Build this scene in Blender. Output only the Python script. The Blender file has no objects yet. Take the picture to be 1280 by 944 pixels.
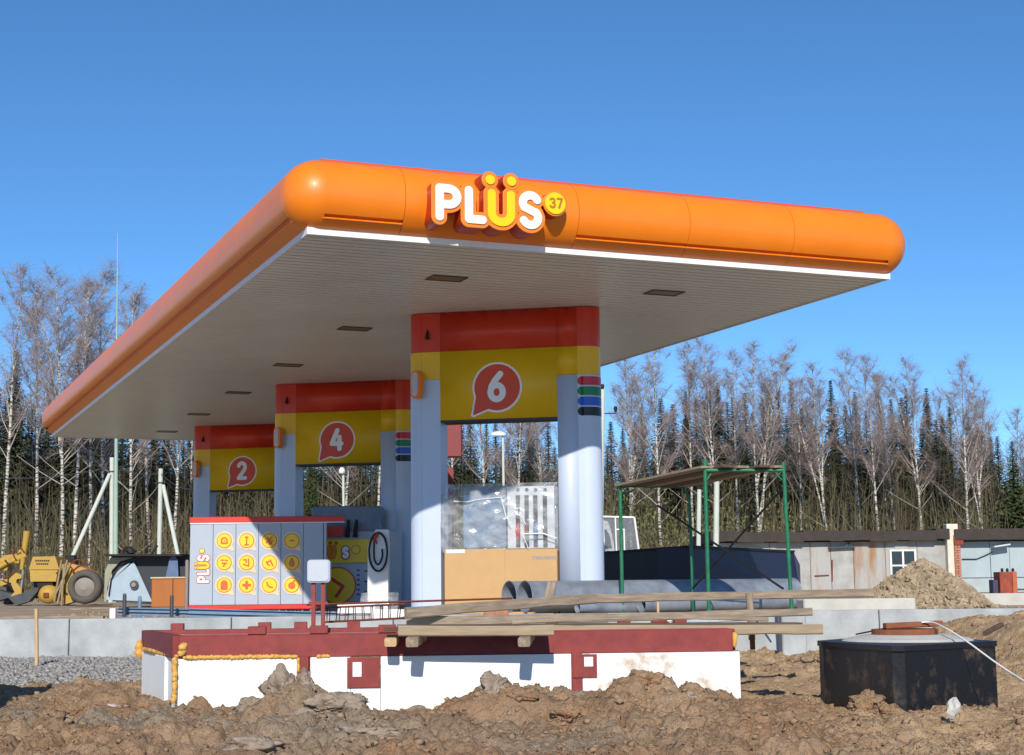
import bpy, bmesh, math, random
import numpy as np
from mathutils import Vector, Matrix
random.seed(7); rng=np.random.default_rng(11)
S=bpy.context.scene; COL=S.collection; PI=math.pi
# ---------------------------------------------------------------- camera
FPX=1950.0; PITCH=math.radians(7.57); ROLL=.011; ZC=.45
_F=Vector((0,math.cos(PITCH),math.sin(PITCH))); _U=Vector((0,-math.sin(PITCH),math.cos(PITCH))); _R=Vector((1,0,0))
_R2=_R*math.cos(ROLL)-_U*math.sin(ROLL); _U2=_U*math.cos(ROLL)+_R*math.sin(ROLL)
cd=bpy.data.cameras.new('camera'); cam=bpy.data.objects.new('camera',cd); COL.objects.link(cam)
cd.sensor_width=36; cd.lens=FPX/1280*36; cd.clip_start=.1; cd.clip_end=2000
m=Matrix((( _R2.x,_U2.x,-_F.x,0),(_R2.y,_U2.y,-_F.y,0),(_R2.z,_U2.z,-_F.z,ZC),(0,0,0,1)))
cam.matrix_world=m; S.camera=cam
# ---------------------------------------------------------------- sky and sun
SUN_EL=math.radians(30.0)
w=bpy.data.worlds.new('World'); S.world=w; w.use_nodes=True
nt=w.node_tree; nt.nodes.clear()
sk=nt.nodes.new('ShaderNodeTexSky'); sk.sky_type='NISHITA'; sk.sun_disc=False
sk.sun_elevation=SUN_EL; sk.sun_rotation=PI; sk.air_density=.9; sk.dust_density=0; sk.ozone_density=7; sk.altitude=2500
bgn=nt.nodes.new('ShaderNodeBackground'); bgn.inputs[1].default_value=.15
wo=nt.nodes.new('ShaderNodeOutputWorld'); hs=nt.nodes.new('ShaderNodeHueSaturation'); hs.inputs['Saturation'].default_value=1.06; hs.inputs['Hue'].default_value=.494; nt.links.new(sk.outputs[0],hs.inputs['Color']); nt.links.new(hs.outputs[0],bgn.inputs[0]); nt.links.new(bgn.outputs[0],wo.inputs[0])
ld=bpy.data.lights.new('sun','SUN'); ld.energy=4.6; ld.angle=math.radians(.53); ld.color=(1,.93,.83)
lo=bpy.data.objects.new('sun',ld); COL.objects.link(lo); lo.location=(0,-20,20)
lo.rotation_euler=Vector((.02,1,-math.tan(SUN_EL))).to_track_quat('-Z','Y').to_euler()
S.view_settings.view_transform='Standard'; S.view_settings.look='None'; S.view_settings.gamma=1; S.view_settings.use_curve_mapping=False
S.view_settings.exposure=0.0
S.render.engine='CYCLES'; S.render.resolution_x=1024; S.render.resolution_y=755
# ---------------------------------------------------------------- helpers
def ray(px,py): return _F*FPX+_R2*(px-640)-_U2*(py-472)
def at(px,py,Y):            # point of the place seen at a photograph pixel, Y metres ahead
    d=ray(px,py); return Vector((0,0,ZC))+d*(Y/d.y)
def atz(px,py,z):
    d=ray(px,py); return Vector((0,0,ZC))+d*((z-ZC)/d.z)
def atplane(px,py,o,n):
    d=ray(px,py); c=Vector((0,0,ZC)); return c+d*((o-c).dot(n)/d.dot(n))
def lin(c): return tuple(((v/255)/12.92 if v/255<=.04045 else ((v/255+.055)/1.055)**2.4) for v in c)
WL={}
def link(o,parent=None):
    COL.objects.link(o)
    if parent: o.parent=parent; WL[o]=WL.get(parent,Vector())
    else: WL[o]=Vector(o.location)
    return o
def tag(o,label=None,cat=None,group=None,kind=None):
    for k,v in (('label',label),('category',cat),('group',group),('kind',kind)):
        if v: o[k]=v
    return o
def thing(name,label,cat,loc=(0,0,0),group=None,kind=None):
    o=bpy.data.objects.new(name,None); o.location=loc; o.empty_display_size=.2; link(o); return tag(o,label,cat,group,kind)
def copy_tree(o,parent=None):
    c=o.copy(); COL.objects.link(c); c.parent=parent; WL[c]=WL.get(o,Vector())
    for ch in o.children: copy_tree(ch,c)
    return c
class B:
    def __init__(s): s.v=[]; s.f=[]; s.sm=[]
    def add(s,vs,fs,smooth=False):
        k=len(s.v); s.v.extend([tuple(v) for v in vs]); s.f.extend([tuple(i+k for i in f) for f in fs]); s.sm.extend([smooth]*len(fs)); return s
    def box(s,c,d,rot=None,bev=0):
        hx,hy,hz=d[0]/2,d[1]/2,d[2]/2; c=Vector(c); R=rot if rot is not None else Matrix.Identity(3)
        if bev<=0:
            vs=[c+R@Vector((x*hx,y*hy,z*hz)) for z in(-1,1) for y in(-1,1) for x in(-1,1)]
            return s.add(vs,[(0,2,3,1),(4,5,7,6),(0,1,5,4),(2,6,7,3),(0,4,6,2),(1,3,7,5)])
        b=min(bev,hx*.9,hy*.9,hz*.9); vs=[]; idx={}
        for sx in(-1,1):
            for sy in(-1,1):
                for sz in(-1,1):
                    for a in range(3):
                        p=[sx*(hx-b),sy*(hy-b),sz*(hz-b)]; p[a]=[sx*hx,sy*hy,sz*hz][a]
                        idx[(sx,sy,sz,a)]=len(vs); vs.append(c+R@Vector(p))
        fs=[]
        def nf(q,n):
            P=[vs[i]-c for i in q]; 
            nn=(P[1]-P[0]).cross(P[2]-P[0])
            return tuple(q) if nn.dot(R@Vector(n))>0 else tuple(reversed(q))
        for a in range(3):
            o1,o2=[i for i in range(3) if i!=a]
            for sg in(-1,1):
                q=[]
                for (u,v) in((-1,-1),(1,-1),(1,1),(-1,1)):
                    k=[0,0,0]; k[a]=sg;k[o1]=u;k[o2]=v; q.append(idx[(*k,a)])
                n=[0,0,0]; n[a]=sg; fs.append(nf(q,n))
            for u in(-1,1):
                for v in(-1,1):
                    k0=[0,0,0];k0[a]=-1;k0[o1]=u;k0[o2]=v; k1=list(k0);k1[a]=1
                    n=[0,0,0];n[o1]=u;n[o2]=v
                    fs.append(nf([idx[(*k0,o1)],idx[(*k1,o1)],idx[(*k1,o2)],idx[(*k0,o2)]],n))
        for sx in(-1,1):
            for sy in(-1,1):
                for sz in(-1,1): fs.append(nf([idx[(sx,sy,sz,a)] for a in range(3)],(sx,sy,sz)))
        return s.add(vs,fs)
    def beam(s,p,q,w,h,up=(0,0,1),bev=0):       # box from p to q, w across, h along up
        p=Vector(p);q=Vector(q);x=(q-p);L=x.length;x.normalize();u=Vector(up);y=u.cross(x)
        if y.length<1e-4: y=Vector((0,1,0)).cross(x)
        y.normalize();z=x.cross(y)
        return s.box((p+q)/2,(L,w,h),Matrix((x,y,z)).transposed(),bev)
    def tube(s,pts,r,n=8,cap=True,smooth=True):
        pts=[Vector(p) for p in pts]; rs=r if hasattr(r,'__len__') else [r]*len(pts)
        vs=[];a=None
        for i,p in enumerate(pts):
            t=(pts[min(i+1,len(pts)-1)]-pts[max(i-1,0)]).normalized()
            if a is None: a=t.cross(Vector((0,0,1)) if abs(t.z)<.9 else Vector((1,0,0))).normalized()
            a=(a-t*a.dot(t)).normalized(); b=t.cross(a)
            for k in range(n):
                th=2*PI*k/n; vs.append(p+(a*math.cos(th)+b*math.sin(th))*rs[i])
        fs=[(i*n+k,i*n+(k+1)%n,(i+1)*n+(k+1)%n,(i+1)*n+k) for i in range(len(pts)-1) for k in range(n)]
        s.add(vs,fs,smooth)
        if cap:
            s.add(vs[:n],[tuple(reversed(range(n)))]); s.add(vs[-n:],[tuple(range(n))])
        return s
    def prism(s,poly,z0,z1):
        n=len(poly); ar=sum(poly[i][0]*poly[(i+1)%n][1]-poly[(i+1)%n][0]*poly[i][1] for i in range(n))
        if ar<0: poly=poly[::-1]
        vs=[(p[0],p[1],z0) for p in poly]+[(p[0],p[1],z1) for p in poly]
        return s.add(vs,[(i,(i+1)%n,n+(i+1)%n,n+i) for i in range(n)]+[tuple(reversed(range(n))),tuple(range(n,2*n))])
    def plate(s,poly3,thick):                    # planar polygon of world points, extruded backwards by the vector thick
        P=[Vector(p) for p in poly3]; t=Vector(thick); n=len(P)
        nn=Vector((0,0,0))
        for i in range(n): nn+=P[i].cross(P[(i+1)%n])
        if nn.dot(t)>0: P=P[::-1]
        return s.add(P+[p+t for p in P],[tuple(range(n)),tuple(reversed(range(n,2*n)))]+[(i,n+i,n+(i+1)%n,(i+1)%n) for i in range(n)])
    def rock(s,c,r,seed,sub=1,sq=(1,1,1),amp=.35):
        vs,fs=ICO[sub]; rr=random.Random(seed); ph=[rr.uniform(0,6.28) for _ in range(6)]; c=Vector(c)
        fr=[rr.uniform(1.2,3.2) for _ in range(6)]; R=Matrix.Rotation(rr.uniform(0,6.28),3,Vector((rr.random()-.5,rr.random()-.5,rr.random()-.4)).normalized())
        out=[]
        for v in vs:
            d=1+amp*(math.sin(v.x*fr[0]+ph[0])*math.sin(v.y*fr[1]+ph[1])+.6*math.sin(v.z*fr[2]*2+ph[2]+v.x*3)*math.sin(v.y*fr[3]*2+ph[3]))+rr.uniform(-.12,.12)*amp*2
            q=R@(v*d*r); out.append(c+Vector((q.x*sq[0],q.y*sq[1],q.z*sq[2])))
        return s.add(out,fs)
    def mesh(s,name,off=None):
        me=bpy.data.meshes.new(name); v=np.array(s.v,dtype=np.float32).reshape(-1,3)
        if off is not None: v=v-np.array(off,dtype=np.float32)
        me.from_pydata(v.tolist(),[],s.f); me.polygons.foreach_set('use_smooth',s.sm); me.update(); return me
    def build(s,name,mat,parent=None,loc=None,**kw):
        off=WL.get(parent,Vector()) if parent else Vector(loc or (0,0,0))
        me=s.mesh(name,off); me.materials.append(mat); o=bpy.data.objects.new(name,me)
        if not parent: o.location=off
        link(o,parent); return tag(o,**kw)
ICO={}
for sub in(1,2,3):
    bm=bmesh.new(); bmesh.ops.create_icosphere(bm,subdivisions=sub,radius=1); bm.verts.ensure_lookup_table()
    ICO[sub]=([v.co.copy() for v in bm.verts],[tuple(v.index for v in f.verts) for f in bm.faces]); bm.free()
def octa():  # cheap stone
    return [Vector((1,0,0)),Vector((-1,0,0)),Vector((0,1,0)),Vector((0,-1,0)),Vector((0,0,1)),Vector((0,0,-1))],[(0,2,4),(2,1,4),(1,3,4),(3,0,4),(2,0,5),(1,2,5),(3,1,5),(0,3,5)]
def cube8():
    return [Vector((x,y,z))*.62 for z in(-1,1) for y in(-1,1) for x in(-1,1)],[(0,2,3,1),(4,5,7,6),(0,1,5,4),(2,6,7,3),(0,4,6,2),(1,3,7,5)]
# ---------------------------------------------------------------- materials
MC={}
def mat(name,rgb,rough=.6,metal=0,var=.12,scale=6,bump=.0,bscale=None,rgb2=None,detail=6,stretch=None,spec=None,coat=0,thr=None,coords='Object'):
    if name in MC: return MC[name]
    M=bpy.data.materials.new(name); M.use_nodes=True; n=M.node_tree; p=n.nodes['Principled BSDF']; L=n.links
    tc=n.nodes.new('ShaderNodeTexCoord'); mp=n.nodes.new('ShaderNodeMapping'); L.new(tc.outputs[coords],mp.inputs[0])
    if stretch: mp.inputs['Scale'].default_value=stretch
    nz=n.nodes.new('ShaderNodeTexNoise'); nz.inputs['Scale'].default_value=scale; nz.inputs['Detail'].default_value=detail; nz.inputs['Roughness'].default_value=.62
    L.new(mp.outputs[0],nz.inputs['Vector'])
    cr=n.nodes.new('ShaderNodeValToRGB'); L.new(nz.outputs[0],cr.inputs[0])
    a=lin(rgb); 
    c1=tuple(max(0,x*(1-var)) for x in a); c2=lin(rgb2) if rgb2 else tuple(min(1,x*(1+var)) for x in a)
    lo_,hi_=thr or (.3,.7)
    cr.color_ramp.elements[0].position=lo_; cr.color_ramp.elements[0].color=(*c1,1)
    cr.color_ramp.elements[1].position=hi_; cr.color_ramp.elements[1].color=(*c2,1)
    L.new(cr.outputs[0],p.inputs['Base Color'])
    mr=n.nodes.new('ShaderNodeMapRange'); mr.inputs['To Min'].default_value=max(0,rough-.08); mr.inputs['To Max'].default_value=min(1,rough+.1)
    L.new(nz.outputs[0],mr.inputs[0]); L.new(mr.outputs[0],p.inputs['Roughness'])
    p.inputs['Metallic'].default_value=metal
    if spec is not None: p.inputs['Specular IOR Level'].default_value=spec
    if coat: p.inputs['Coat Weight'].default_value=coat; p.inputs['Coat Roughness'].default_value=.08
    if bump:
        nb=n.nodes.new('ShaderNodeTexNoise'); nb.inputs['Scale'].default_value=bscale or scale*3; nb.inputs['Detail'].default_value=7
        L.new(mp.outputs[0],nb.inputs['Vector'])
        bp=n.nodes.new('ShaderNodeBump'); bp.inputs['Strength'].default_value=1; bp.inputs['Distance'].default_value=bump
        L.new(nb.outputs[0],bp.inputs['Height']); L.new(bp.outputs[0],p.inputs['Normal'])
    M['p']=1; MC[name]=M; return M
orange=mat('orange_cladding',(240,128,20),.40,0,.07,1.1,coat=.12)
orange_rim=mat('red_orange_rim',(214,80,26),.4,0,.06,2)
gate_red=mat('red_orange_panel',(214,52,18),.36,0,.05,2,coat=.15)
gate_yel=mat('yellow_panel',(242,190,12),.40,0,.05,2)
colw=mat('white_blue_cladding',(194,206,226),.40,0,.03,1.5)
soffit_m=mat('soffit_sheet',(226,230,232),.34,.08,.05,.8,bump=.0006,bscale=2)
white=mat('white_paint',(235,235,232),.45,0,.03,3)
letw=mat('letter_white',(242,242,240),.4,0,.02,3)
lety=mat('letter_yellow',(250,206,4),.35,0,.03,3)
leto=mat('letter_orange',(244,130,34),.35,0,.04,3)
letr=mat('letter_return_red',(190,50,22),.4,0,.04,3)  # letter sides redder than their orange outline, shade put into the colour
badge_red=mat('bubble_red',(222,74,38),.45,0,.03,3)
dark=mat('dark_gap',(24,22,22),.7,0,.1,5)
steel_red=mat('red_oxide_primer',(128,44,42),.62,0,.14,7,bump=.001,bscale=60,rgb2=(146,58,52))
foam_w=mat('white_foam_board',(242,242,238),.8,0,.015,2.6,bump=.0008,bscale=120,rgb2=(206,194,178),thr=(.60,.78))
foam_y=mat('spray_foam',(206,148,56),.8,0,.14,14,bump=.008,bscale=22,rgb2=(224,180,100))
wood=mat('weathered_plank',(132,116,98),.85,0,.28,3.5,bump=.003,bscale=9,stretch=(1,9,9),rgb2=(168,150,128))
wood_y=mat('fresh_timber',(196,164,120),.8,0,.2,3,bump=.002,bscale=9,stretch=(1,9,9))
woodd=mat('dark_timber',(92,74,60),.85,0,.3,3,bump=.003,bscale=9,stretch=(1,9,9))
conc=mat('concrete_wall',(158,163,164),.9,0,.16,2.2,bump=.004,bscale=22,rgb2=(186,190,190))
conc_l=mat('pale_concrete',(188,186,178),.9,0,.12,3,bump=.003,bscale=20)
pole_c=mat('concrete_pole',(196,202,190),.8,0,.08,3)
galv=mat('galvanised_steel',(128,136,148),.5,.25,.22,3.5,bump=.0015,bscale=6,rgb2=(152,160,172))
rust=mat('rusty_steel',(122,62,36),.8,.2,.3,14,bump=.002,bscale=50)
green=mat('green_scaffold_paint',(22,104,66),.42,0,.14,9,rgb2=(34,124,82))
blackst=mat('black_brace',(34,32,36),.5,.2,.2,9)
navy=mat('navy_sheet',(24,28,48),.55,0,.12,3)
bitumen=mat('bitumen_coat',(17,18,24),.5,0,.3,5,bump=.004,bscale=16,rgb2=(92,76,60),thr=(.52,.74))
rust_lid=mat('rusty_lid',(134,78,50),.85,0,.25,9,bump=.004,bscale=30)
yel_m=mat('machine_yellow',(206,172,52),.6,0,.25,5,rgb2=(176,138,72),bump=.004,bscale=9)
tyre=mat('tyre_rubber',(88,84,78),.9,0,.15,9,bump=.004,bscale=30)
dgrey=mat('dark_grey_metal',(66,70,76),.6,.1,.2,6)
lblue=mat('pale_blue_metal',(160,178,192),.5,0,.08,4)
brown_cab=mat('brown_cabinet',(168,98,36),.55,0,.12,4,stretch=(1,1,.2))
card=mat('cardboard',(198,160,112),.85,0,.05,4,bump=.0006,bscale=14)
blue_b=mat('blue_steel_beam',(108,132,156),.55,0,.14,6)
sign_w=mat('sign_grey_white',(170,180,194),.35,0,.03,2)
sign_r=mat('sign_red',(206,52,44),.4,0,.06,3)
hose_m=mat('black_hose',(18,18,20),.4,0,.1,8)
red_p=mat('red_nozzle',(200,30,36),.4,0,.1,8)
cable_m=mat('white_cable',(226,226,220),.5,0,.05,8)
brick_m=mat('old_brick',(178,120,96),.9,0,.22,12,bump=.003,bscale=30)
roof_m=mat('tar_roof',(64,56,52),.9,0,.25,3,bump=.01,bscale=8)
gar_w=mat('garage_wall',(158,154,146),.85,0,.2,1.3,bump=.004,bscale=10,rgb2=(186,188,186))
rust_st=mat('rust_streak_door',(176,176,172),.8,0,.1,1.6,stretch=(1.4,1.4,.25),rgb2=(156,116,78),thr=(.46,.68))
gar_b=mat('pale_blue_door',(160,176,182),.7,0,.06,1.2,rgb2=(172,186,190))
plaster=mat('pale_plaster',(214,208,190),.9,0,.1,4)
glass_d=mat('dark_glass',(22,26,30),.08,0,.2,3,spec=.8)
glass_w=mat('window_frame_white',(226,226,220),.5,0,.05,3)
rust_red=mat('red_brown_cabinet',(122,44,32),.6,0,.2,5,rgb2=(168,76,46))
maroon=mat('maroon_cladding',(128,44,46),.5,0,.1,4)
stoneg=mat('grey_gravel',(138,136,132),.9,0,.3,9,rgb2=(176,172,166))
stones=mat('tan_rubble',(148,130,104),.9,0,.25,5,rgb2=(184,164,136))
clay=mat('grey_clay',(134,118,102),.95,0,.22,9,bump=.012,bscale=30,rgb2=(164,148,130))
bark_b=mat('birch_bark',(60,54,48),.8,0,.1,4.2,stretch=(1,1,3.2),rgb2=(208,202,190),thr=(.42,.56))
bark_s=mat('spruce_bark',(74,60,50),.9,0,.2,8)
limb_m=mat('birch_limbs',(178,168,158),.8,0,.15,5)
twig_m=mat('birch_twigs',(144,124,118),.85,0,.2,5,rgb2=(176,158,150))
need=mat('spruce_needles',(42,54,32),.8,0,.35,.7,rgb2=(76,84,52))
need2=mat('pine_needles',(58,76,36),.8,0,.3,.7,rgb2=(88,104,52))
brush_m=mat('thicket_stems',(98,86,66),.9,0,.25,.5,rgb2=(126,118,86))
leaf_m=mat('young_leaves',(100,104,58),.8,0,.25,.6,rgb2=(128,130,80))
def film_mat():
    M=bpy.data.materials.new('plastic_film'); M.use_nodes=True; n=M.node_tree; L=n.links; p=n.nodes['Principled BSDF']
    p.inputs['Base Color'].default_value=(.72,.76,.8,1); p.inputs['Roughness'].default_value=.09; p.inputs['Specular IOR Level'].default_value=1.0
    nz=n.nodes.new('ShaderNodeTexNoise'); nz.inputs['Scale'].default_value=7; nz.inputs['Detail'].default_value=5
    mr=n.nodes.new('ShaderNodeMapRange'); mr.inputs['From Min'].default_value=.35; mr.inputs['From Max'].default_value=.7; mr.inputs['To Min'].default_value=.14; mr.inputs['To Max'].default_value=.46
    L.new(nz.outputs[0],mr.inputs[0]); L.new(mr.outputs[0],p.inputs['Alpha'])
    bp=n.nodes.new('ShaderNodeBump'); bp.inputs['Distance'].default_value=.03; L.new(nz.outputs[0],bp.inputs['Height']); L.new(bp.outputs[0],p.inputs['Normal'])
    return M
film=film_mat()
# ---------------------------------------------------------------- flat shapes from strokes
def arc(cx,cy,rx,ry,a0,a1,n=10):
    return [(cx+rx*math.cos(math.radians(a0+(a1-a0)*i/n)),cy+ry*math.sin(math.radians(a0+(a1-a0)*i/n))) for i in range(n+1)]
def contour(strokes,grow=0,res=110,cut=()):
    """strokes: list of (points, radius) -> outline loops of their union (holes included); cut is removed from it"""
    allp=[p for st,r in strokes for p in st]; rm=max(r if not hasattr(r,'__len__') else max(r) for st,r in strokes)+grow
    x0=min(p[0] for p in allp)-rm;x1=max(p[0] for p in allp)+rm;y0=min(p[1] for p in allp)-rm;y1=max(p[1] for p in allp)+rm
    h=max(x1-x0,y1-y0)/res; x0-=2.3*h;y0-=2.3*h;nx=int((x1-x0)/h)+4;ny=int((y1-y0)/h)+4
    X,Y=np.meshgrid(x0+np.arange(nx)*h,y0+np.arange(ny)*h)
    def sd(sts,g):
        D=np.full(X.shape,1e9)
        for st,r in sts:
            rs=list(r) if hasattr(r,'__len__') else [r]*len(st)
            if len(st)==1: D=np.minimum(D,np.hypot(X-st[0][0],Y-st[0][1])-rs[0]-g)
            for i in range(len(st)-1):
                (ax,ay),(bx,by)=st[i],st[i+1]; dx,dy=bx-ax,by-ay; l2=dx*dx+dy*dy+1e-12
                t=np.clip(((X-ax)*dx+(Y-ay)*dy)/l2,0,1); D=np.minimum(D,np.hypot(X-ax-t*dx,Y-ay-t*dy)-(rs[i]*(1-t)+rs[i+1]*t)-g)
        return D
    D=sd(strokes,grow)
    if cut: D=np.maximum(D,-sd(cut,0))
    D=np.where(np.abs(D)<1e-9,1e-9,D); nxt={}
    ins=D<0; cc=ins[:-1,:-1].astype(int)+ins[:-1,1:]+ins[1:,1:]+ins[1:,:-1]
    js,is_=np.nonzero((cc>0)&(cc<4))
    def ep(a,b):
        return (min(a,b),max(a,b))
    def pos(e):
        (ja,ia),(jb,ib)=e; da,db=D[ja,ia],D[jb,ib]; t=da/(da-db); return (x0+(ia+(ib-ia)*t)*h,y0+(ja+(jb-ja)*t)*h)
    for j,i in zip(js.tolist(),is_.tolist()):
        c=[(j,i),(j,i+1),(j+1,i+1),(j+1,i)]; s=[bool(ins[q]) for q in c]; outs=[];inn=[]
        for k in range(4):
            a,b=c[k],c[(k+1)%4]
            if s[k] and not s[(k+1)%4]: outs.append(ep(a,b))
            if not s[k] and s[(k+1)%4]: inn.append(ep(a,b))
        for a,b in zip(outs,inn): nxt[a]=b
    loops=[]
    while nxt:
        st=next(iter(nxt)); lp=[st]; cur=nxt.pop(st)
        while cur!=st and cur in nxt: lp.append(cur); cur=nxt.pop(cur)
        if len(lp)>5: loops.append([pos(e) for e in lp])
    out=[]
    for lp in loops:                          # drop nearly collinear points
        k=[lp[0]]
        for q in range(1,len(lp)-1):
            a=k[-1];b=lp[q];c=lp[q+1]
            ar=abs((b[0]-a[0])*(c[1]-a[1])-(b[1]-a[1])*(c[0]-a[0])); L=math.hypot(c[0]-a[0],c[1]-a[1])+1e-9
            if ar/L>h*.035 or math.hypot(b[0]-a[0],b[1]-a[1])>h*9: k.append(b)
        k.append(lp[-1]); out.append(k)
    return out
def flat(loops,depth,bevel=0):
    cu=bpy.data.curves.new('c','CURVE'); cu.dimensions='2D'; cu.fill_mode='BOTH'; cu.extrude=depth/2-bevel; cu.bevel_depth=bevel; cu.bevel_resolution=1 if bevel else 0
    if bevel: cu.offset=-bevel
    for lp in loops:
        sp=cu.splines.new('POLY'); sp.points.add(len(lp)-1); sp.use_cyclic_u=True
        for p,q in zip(sp.points,lp): p.co=(q[0],q[1],0,1)
    o=bpy.data.objects.new('c',cu); COL.objects.link(o); dg=bpy.context.evaluated_depsgraph_get(); me=bpy.data.meshes.new_from_object(o.evaluated_get(dg)); bpy.data.objects.remove(o); bpy.data.curves.remove(cu); return me
def shape(name,strokes,mt,o,ux,uy,base,depth,parent=None,grow=0,res=110,bevel=0,sc=1,cut=(),**kw):
    """a plate with the outline of the strokes lying in the plane o+x*ux+y*uy, from base to base+depth above it"""
    ux=Vector(ux);uy=Vector(uy);n=ux.cross(uy).normalized()
    me=flat(contour(strokes,grow,res,cut),depth,bevel); off=WL.get(parent,Vector()) if parent else Vector(o)
    o=Vector(o)
    k=len(me.vertices); a=np.empty(k*3,dtype=np.float32); me.vertices.foreach_get('co',a); a=a.reshape(-1,3)
    M3=np.array([ux*sc,uy*sc,n]); a2=a@M3.astype(np.float32)+np.array(o+n*(base+depth/2)-off,dtype=np.float32)
    me.vertices.foreach_set('co',a2.ravel()); me.materials.clear(); me.materials.append(mt); me.update(); me.name=name
    ob=bpy.data.objects.new(name,me)
    if not parent: ob.location=off
    link(ob,parent); return tag(ob,**kw)
# glyph centrelines, cap height 1
GL={
 'P':[[(0,0),(0,1),(.26,1)]+arc(.26,.72,.27,.28,90,-90,10)+[(0,.44)]],
 'L':[[(0,1),(0,0),(.44,0)]],
 'U':[[(0,1),(0,.3)]+arc(.27,.3,.27,.3,180,360,12)+[(.54,1)]],
 'S':[arc(.26,.74,.25,.26,28,180,9)[:-1]+[(.012,.70),(.06,.585),(.26,.5),(.46,.415),(.508,.30)]+arc(.26,.26,.25,.26,0,-152,9)],
 '6':[[(.42,1),(.2,.74),(.06,.5)]+arc(.27,.28,.25,.28,150,510,20)],
 '4':[[(.30,.98),(.0,.28),(.52,.28)],[(.42,.62),(.42,0)]],
 '2':[arc(.25,.74,.23,.26,165,-20,10)+[(.40,.5),(.02,.0),(.50,.0)]],
 '3':[arc(.24,.75,.22,.25,150,-80,9)+arc(.24,.27,.25,.27,80,-150,10)],
 '7':[[(0,1),(.46,1),(.16,0)]],
}
def glyph(ch,x,y,h,r,sx=1,rot=0):
    out=[]
    for st in GL[ch]:
        out.append(([(x+p[0]*h*sx,y+p[1]*h) if not rot else (x-p[1]*h,y+p[0]*h*sx) for p in st],r))
    return out
# ================================================================ GROUND
_LAT=rng.random((8,256,256))
def vn(X,Y,f,seed=0):
    x=X*f+seed*17.3+1000; y=Y*f+seed*9.1+1000; i=np.floor(x).astype(int); j=np.floor(y).astype(int); fx=x-i; fy=y-j
    fx=fx*fx*fx*(fx*(fx*6-15)+10); fy=fy*fy*fy*(fy*(fy*6-15)+10); T=_LAT[seed%8]; a=T[i&255,j&255];b=T[(i+1)&255,j&255];c=T[i&255,(j+1)&255];d=T[(i+1)&255,(j+1)&255]
    return a*(1-fx)*(1-fy)+b*fx*(1-fy)+c*(1-fx)*fy+d*fx*fy
def fbm(X,Y,f,o=4,seed=0): return sum(vn(X,Y,f*2**k,seed+k)*.5**k for k in range(o))/sum(.5**k for k in range(o))-.5
def worley(X,Y,f,seed=0):
    x=X*f+seed*5.7+500; y=Y*f+seed*3.3+500; i=np.floor(x).astype(int); j=np.floor(y).astype(int); F1=np.full(X.shape,9.);F2=np.full(X.shape,9.);H=np.zeros(X.shape)
    for di in(-1,0,1):
        for dj in(-1,0,1):
            a=(i+di)&255;b_=(j+dj)&255; px=i+di+_LAT[seed%8,a,b_];py=j+dj+_LAT[(seed+1)%8,a,b_]; d=np.hypot(px-x,py-y); n=d<F1
            F2=np.where(n,F1,np.minimum(F2,d)); H=np.where(n,_LAT[(seed+2)%8,a,b_],H); F1=np.where(n,d,F1)
    return F1,F2,H
def clumps(X,Y,f,seed): F1,F2,H=worley(X,Y,f,seed); e=np.clip((F2-F1)*2.2,0,1); e=e*(2-e); return e*(.4+.6*H)*(1-.6*F1*F1)
def sst(a,b,x): t=np.clip((x-a)/(b-a),0,1); return t*t*(3-2*t)
def gs(X,Y,x,y,sx,sy,h): return h*np.exp(-((X-x)/sx)**2-((Y-y)/sy)**2)
def height(X,Y):
    X=np.asarray(X,dtype=float);Y=np.asarray(Y,dtype=float)
    wx=X+.35*fbm(X,Y,1.7,3,3); wy=Y+.35*fbm(X,Y,1.7,3,5)
    z=np.interp(Y,[5,9,11,13,14.4,15.5,17,20,23.6,26],[-1.12,-1.02,-.93,-.80,-.70,-.68,-.66,-.60,-.55,-.55])
    z=z+gs(wx,wy,-2.0,14.35,.30,.35,.33)+gs(wx,wy,-.1,14.45,.5,.4,.17)+gs(wx,wy,1.25,14.5,.42,.4,.17)+gs(wx,wy,-1.3,14.0,.5,.5,.12)+gs(wx,wy,.6,14.2,.8,.4,.05)
    z=z+gs(wx,wy,-5.6,16.2,1.6,.9,.17)+gs(wx,wy,-4.3,15.2,.7,.8,.08)-gs(wx,wy,-3.9,16.6,.35,.5,.12)
    z=z+gs(wx,wy,3.1,13.5,.7,.6,.10)+gs(wx,wy,4.6,13.7,.8,.6,.12)+gs(wx,wy,2.6,14.6,.4,.7,.10)
    berm=sst(5.2,6.8,wx)*sst(15.5,21.0,wy); z=z*(1-berm)+(-.03)*berm
    z=z+gs(wx,wy,6.8,17.5,1.2,1.2,.12)
    flat_=sst(-3.4,-4.0,X)*sst(17.6,18.8,Y)                      # gravel strip on the left
    soil=1-flat_
    nse=.16*fbm(X,Y,.9,3,1)+.14*fbm(X,Y,2.6,4,2)
    amt=(.35+.75*sst(-.12,.12,fbm(X,Y,.8,2,3)))*(1-.4*sst(1.5,3.5,X)); w2x=X+.20*fbm(X,Y,3,2,2); w2y=Y+.20*fbm(X,Y,3,2,4)
    bil=amt*(.13*clumps(w2x,w2y,2.7,1)+.062*clumps(w2x,w2y,7.5,3)+.034*clumps(w2x+.03*fbm(X,Y,20,2,5),w2y+.03*fbm(X,Y,20,2,6),15,5))+.02*fbm(X,Y,30,2,1)+np.abs(fbm(wx,wy,4.5,3,4))*.08
    step=vn(wx,wy,3.3,5); step=np.round(step*5)/5*.08
    z=z+soil*(nse*.8+bil-.085+step*.4-.01)
    z=z+flat_*(.05*fbm(X,Y,3,3,2))
    return z
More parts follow.
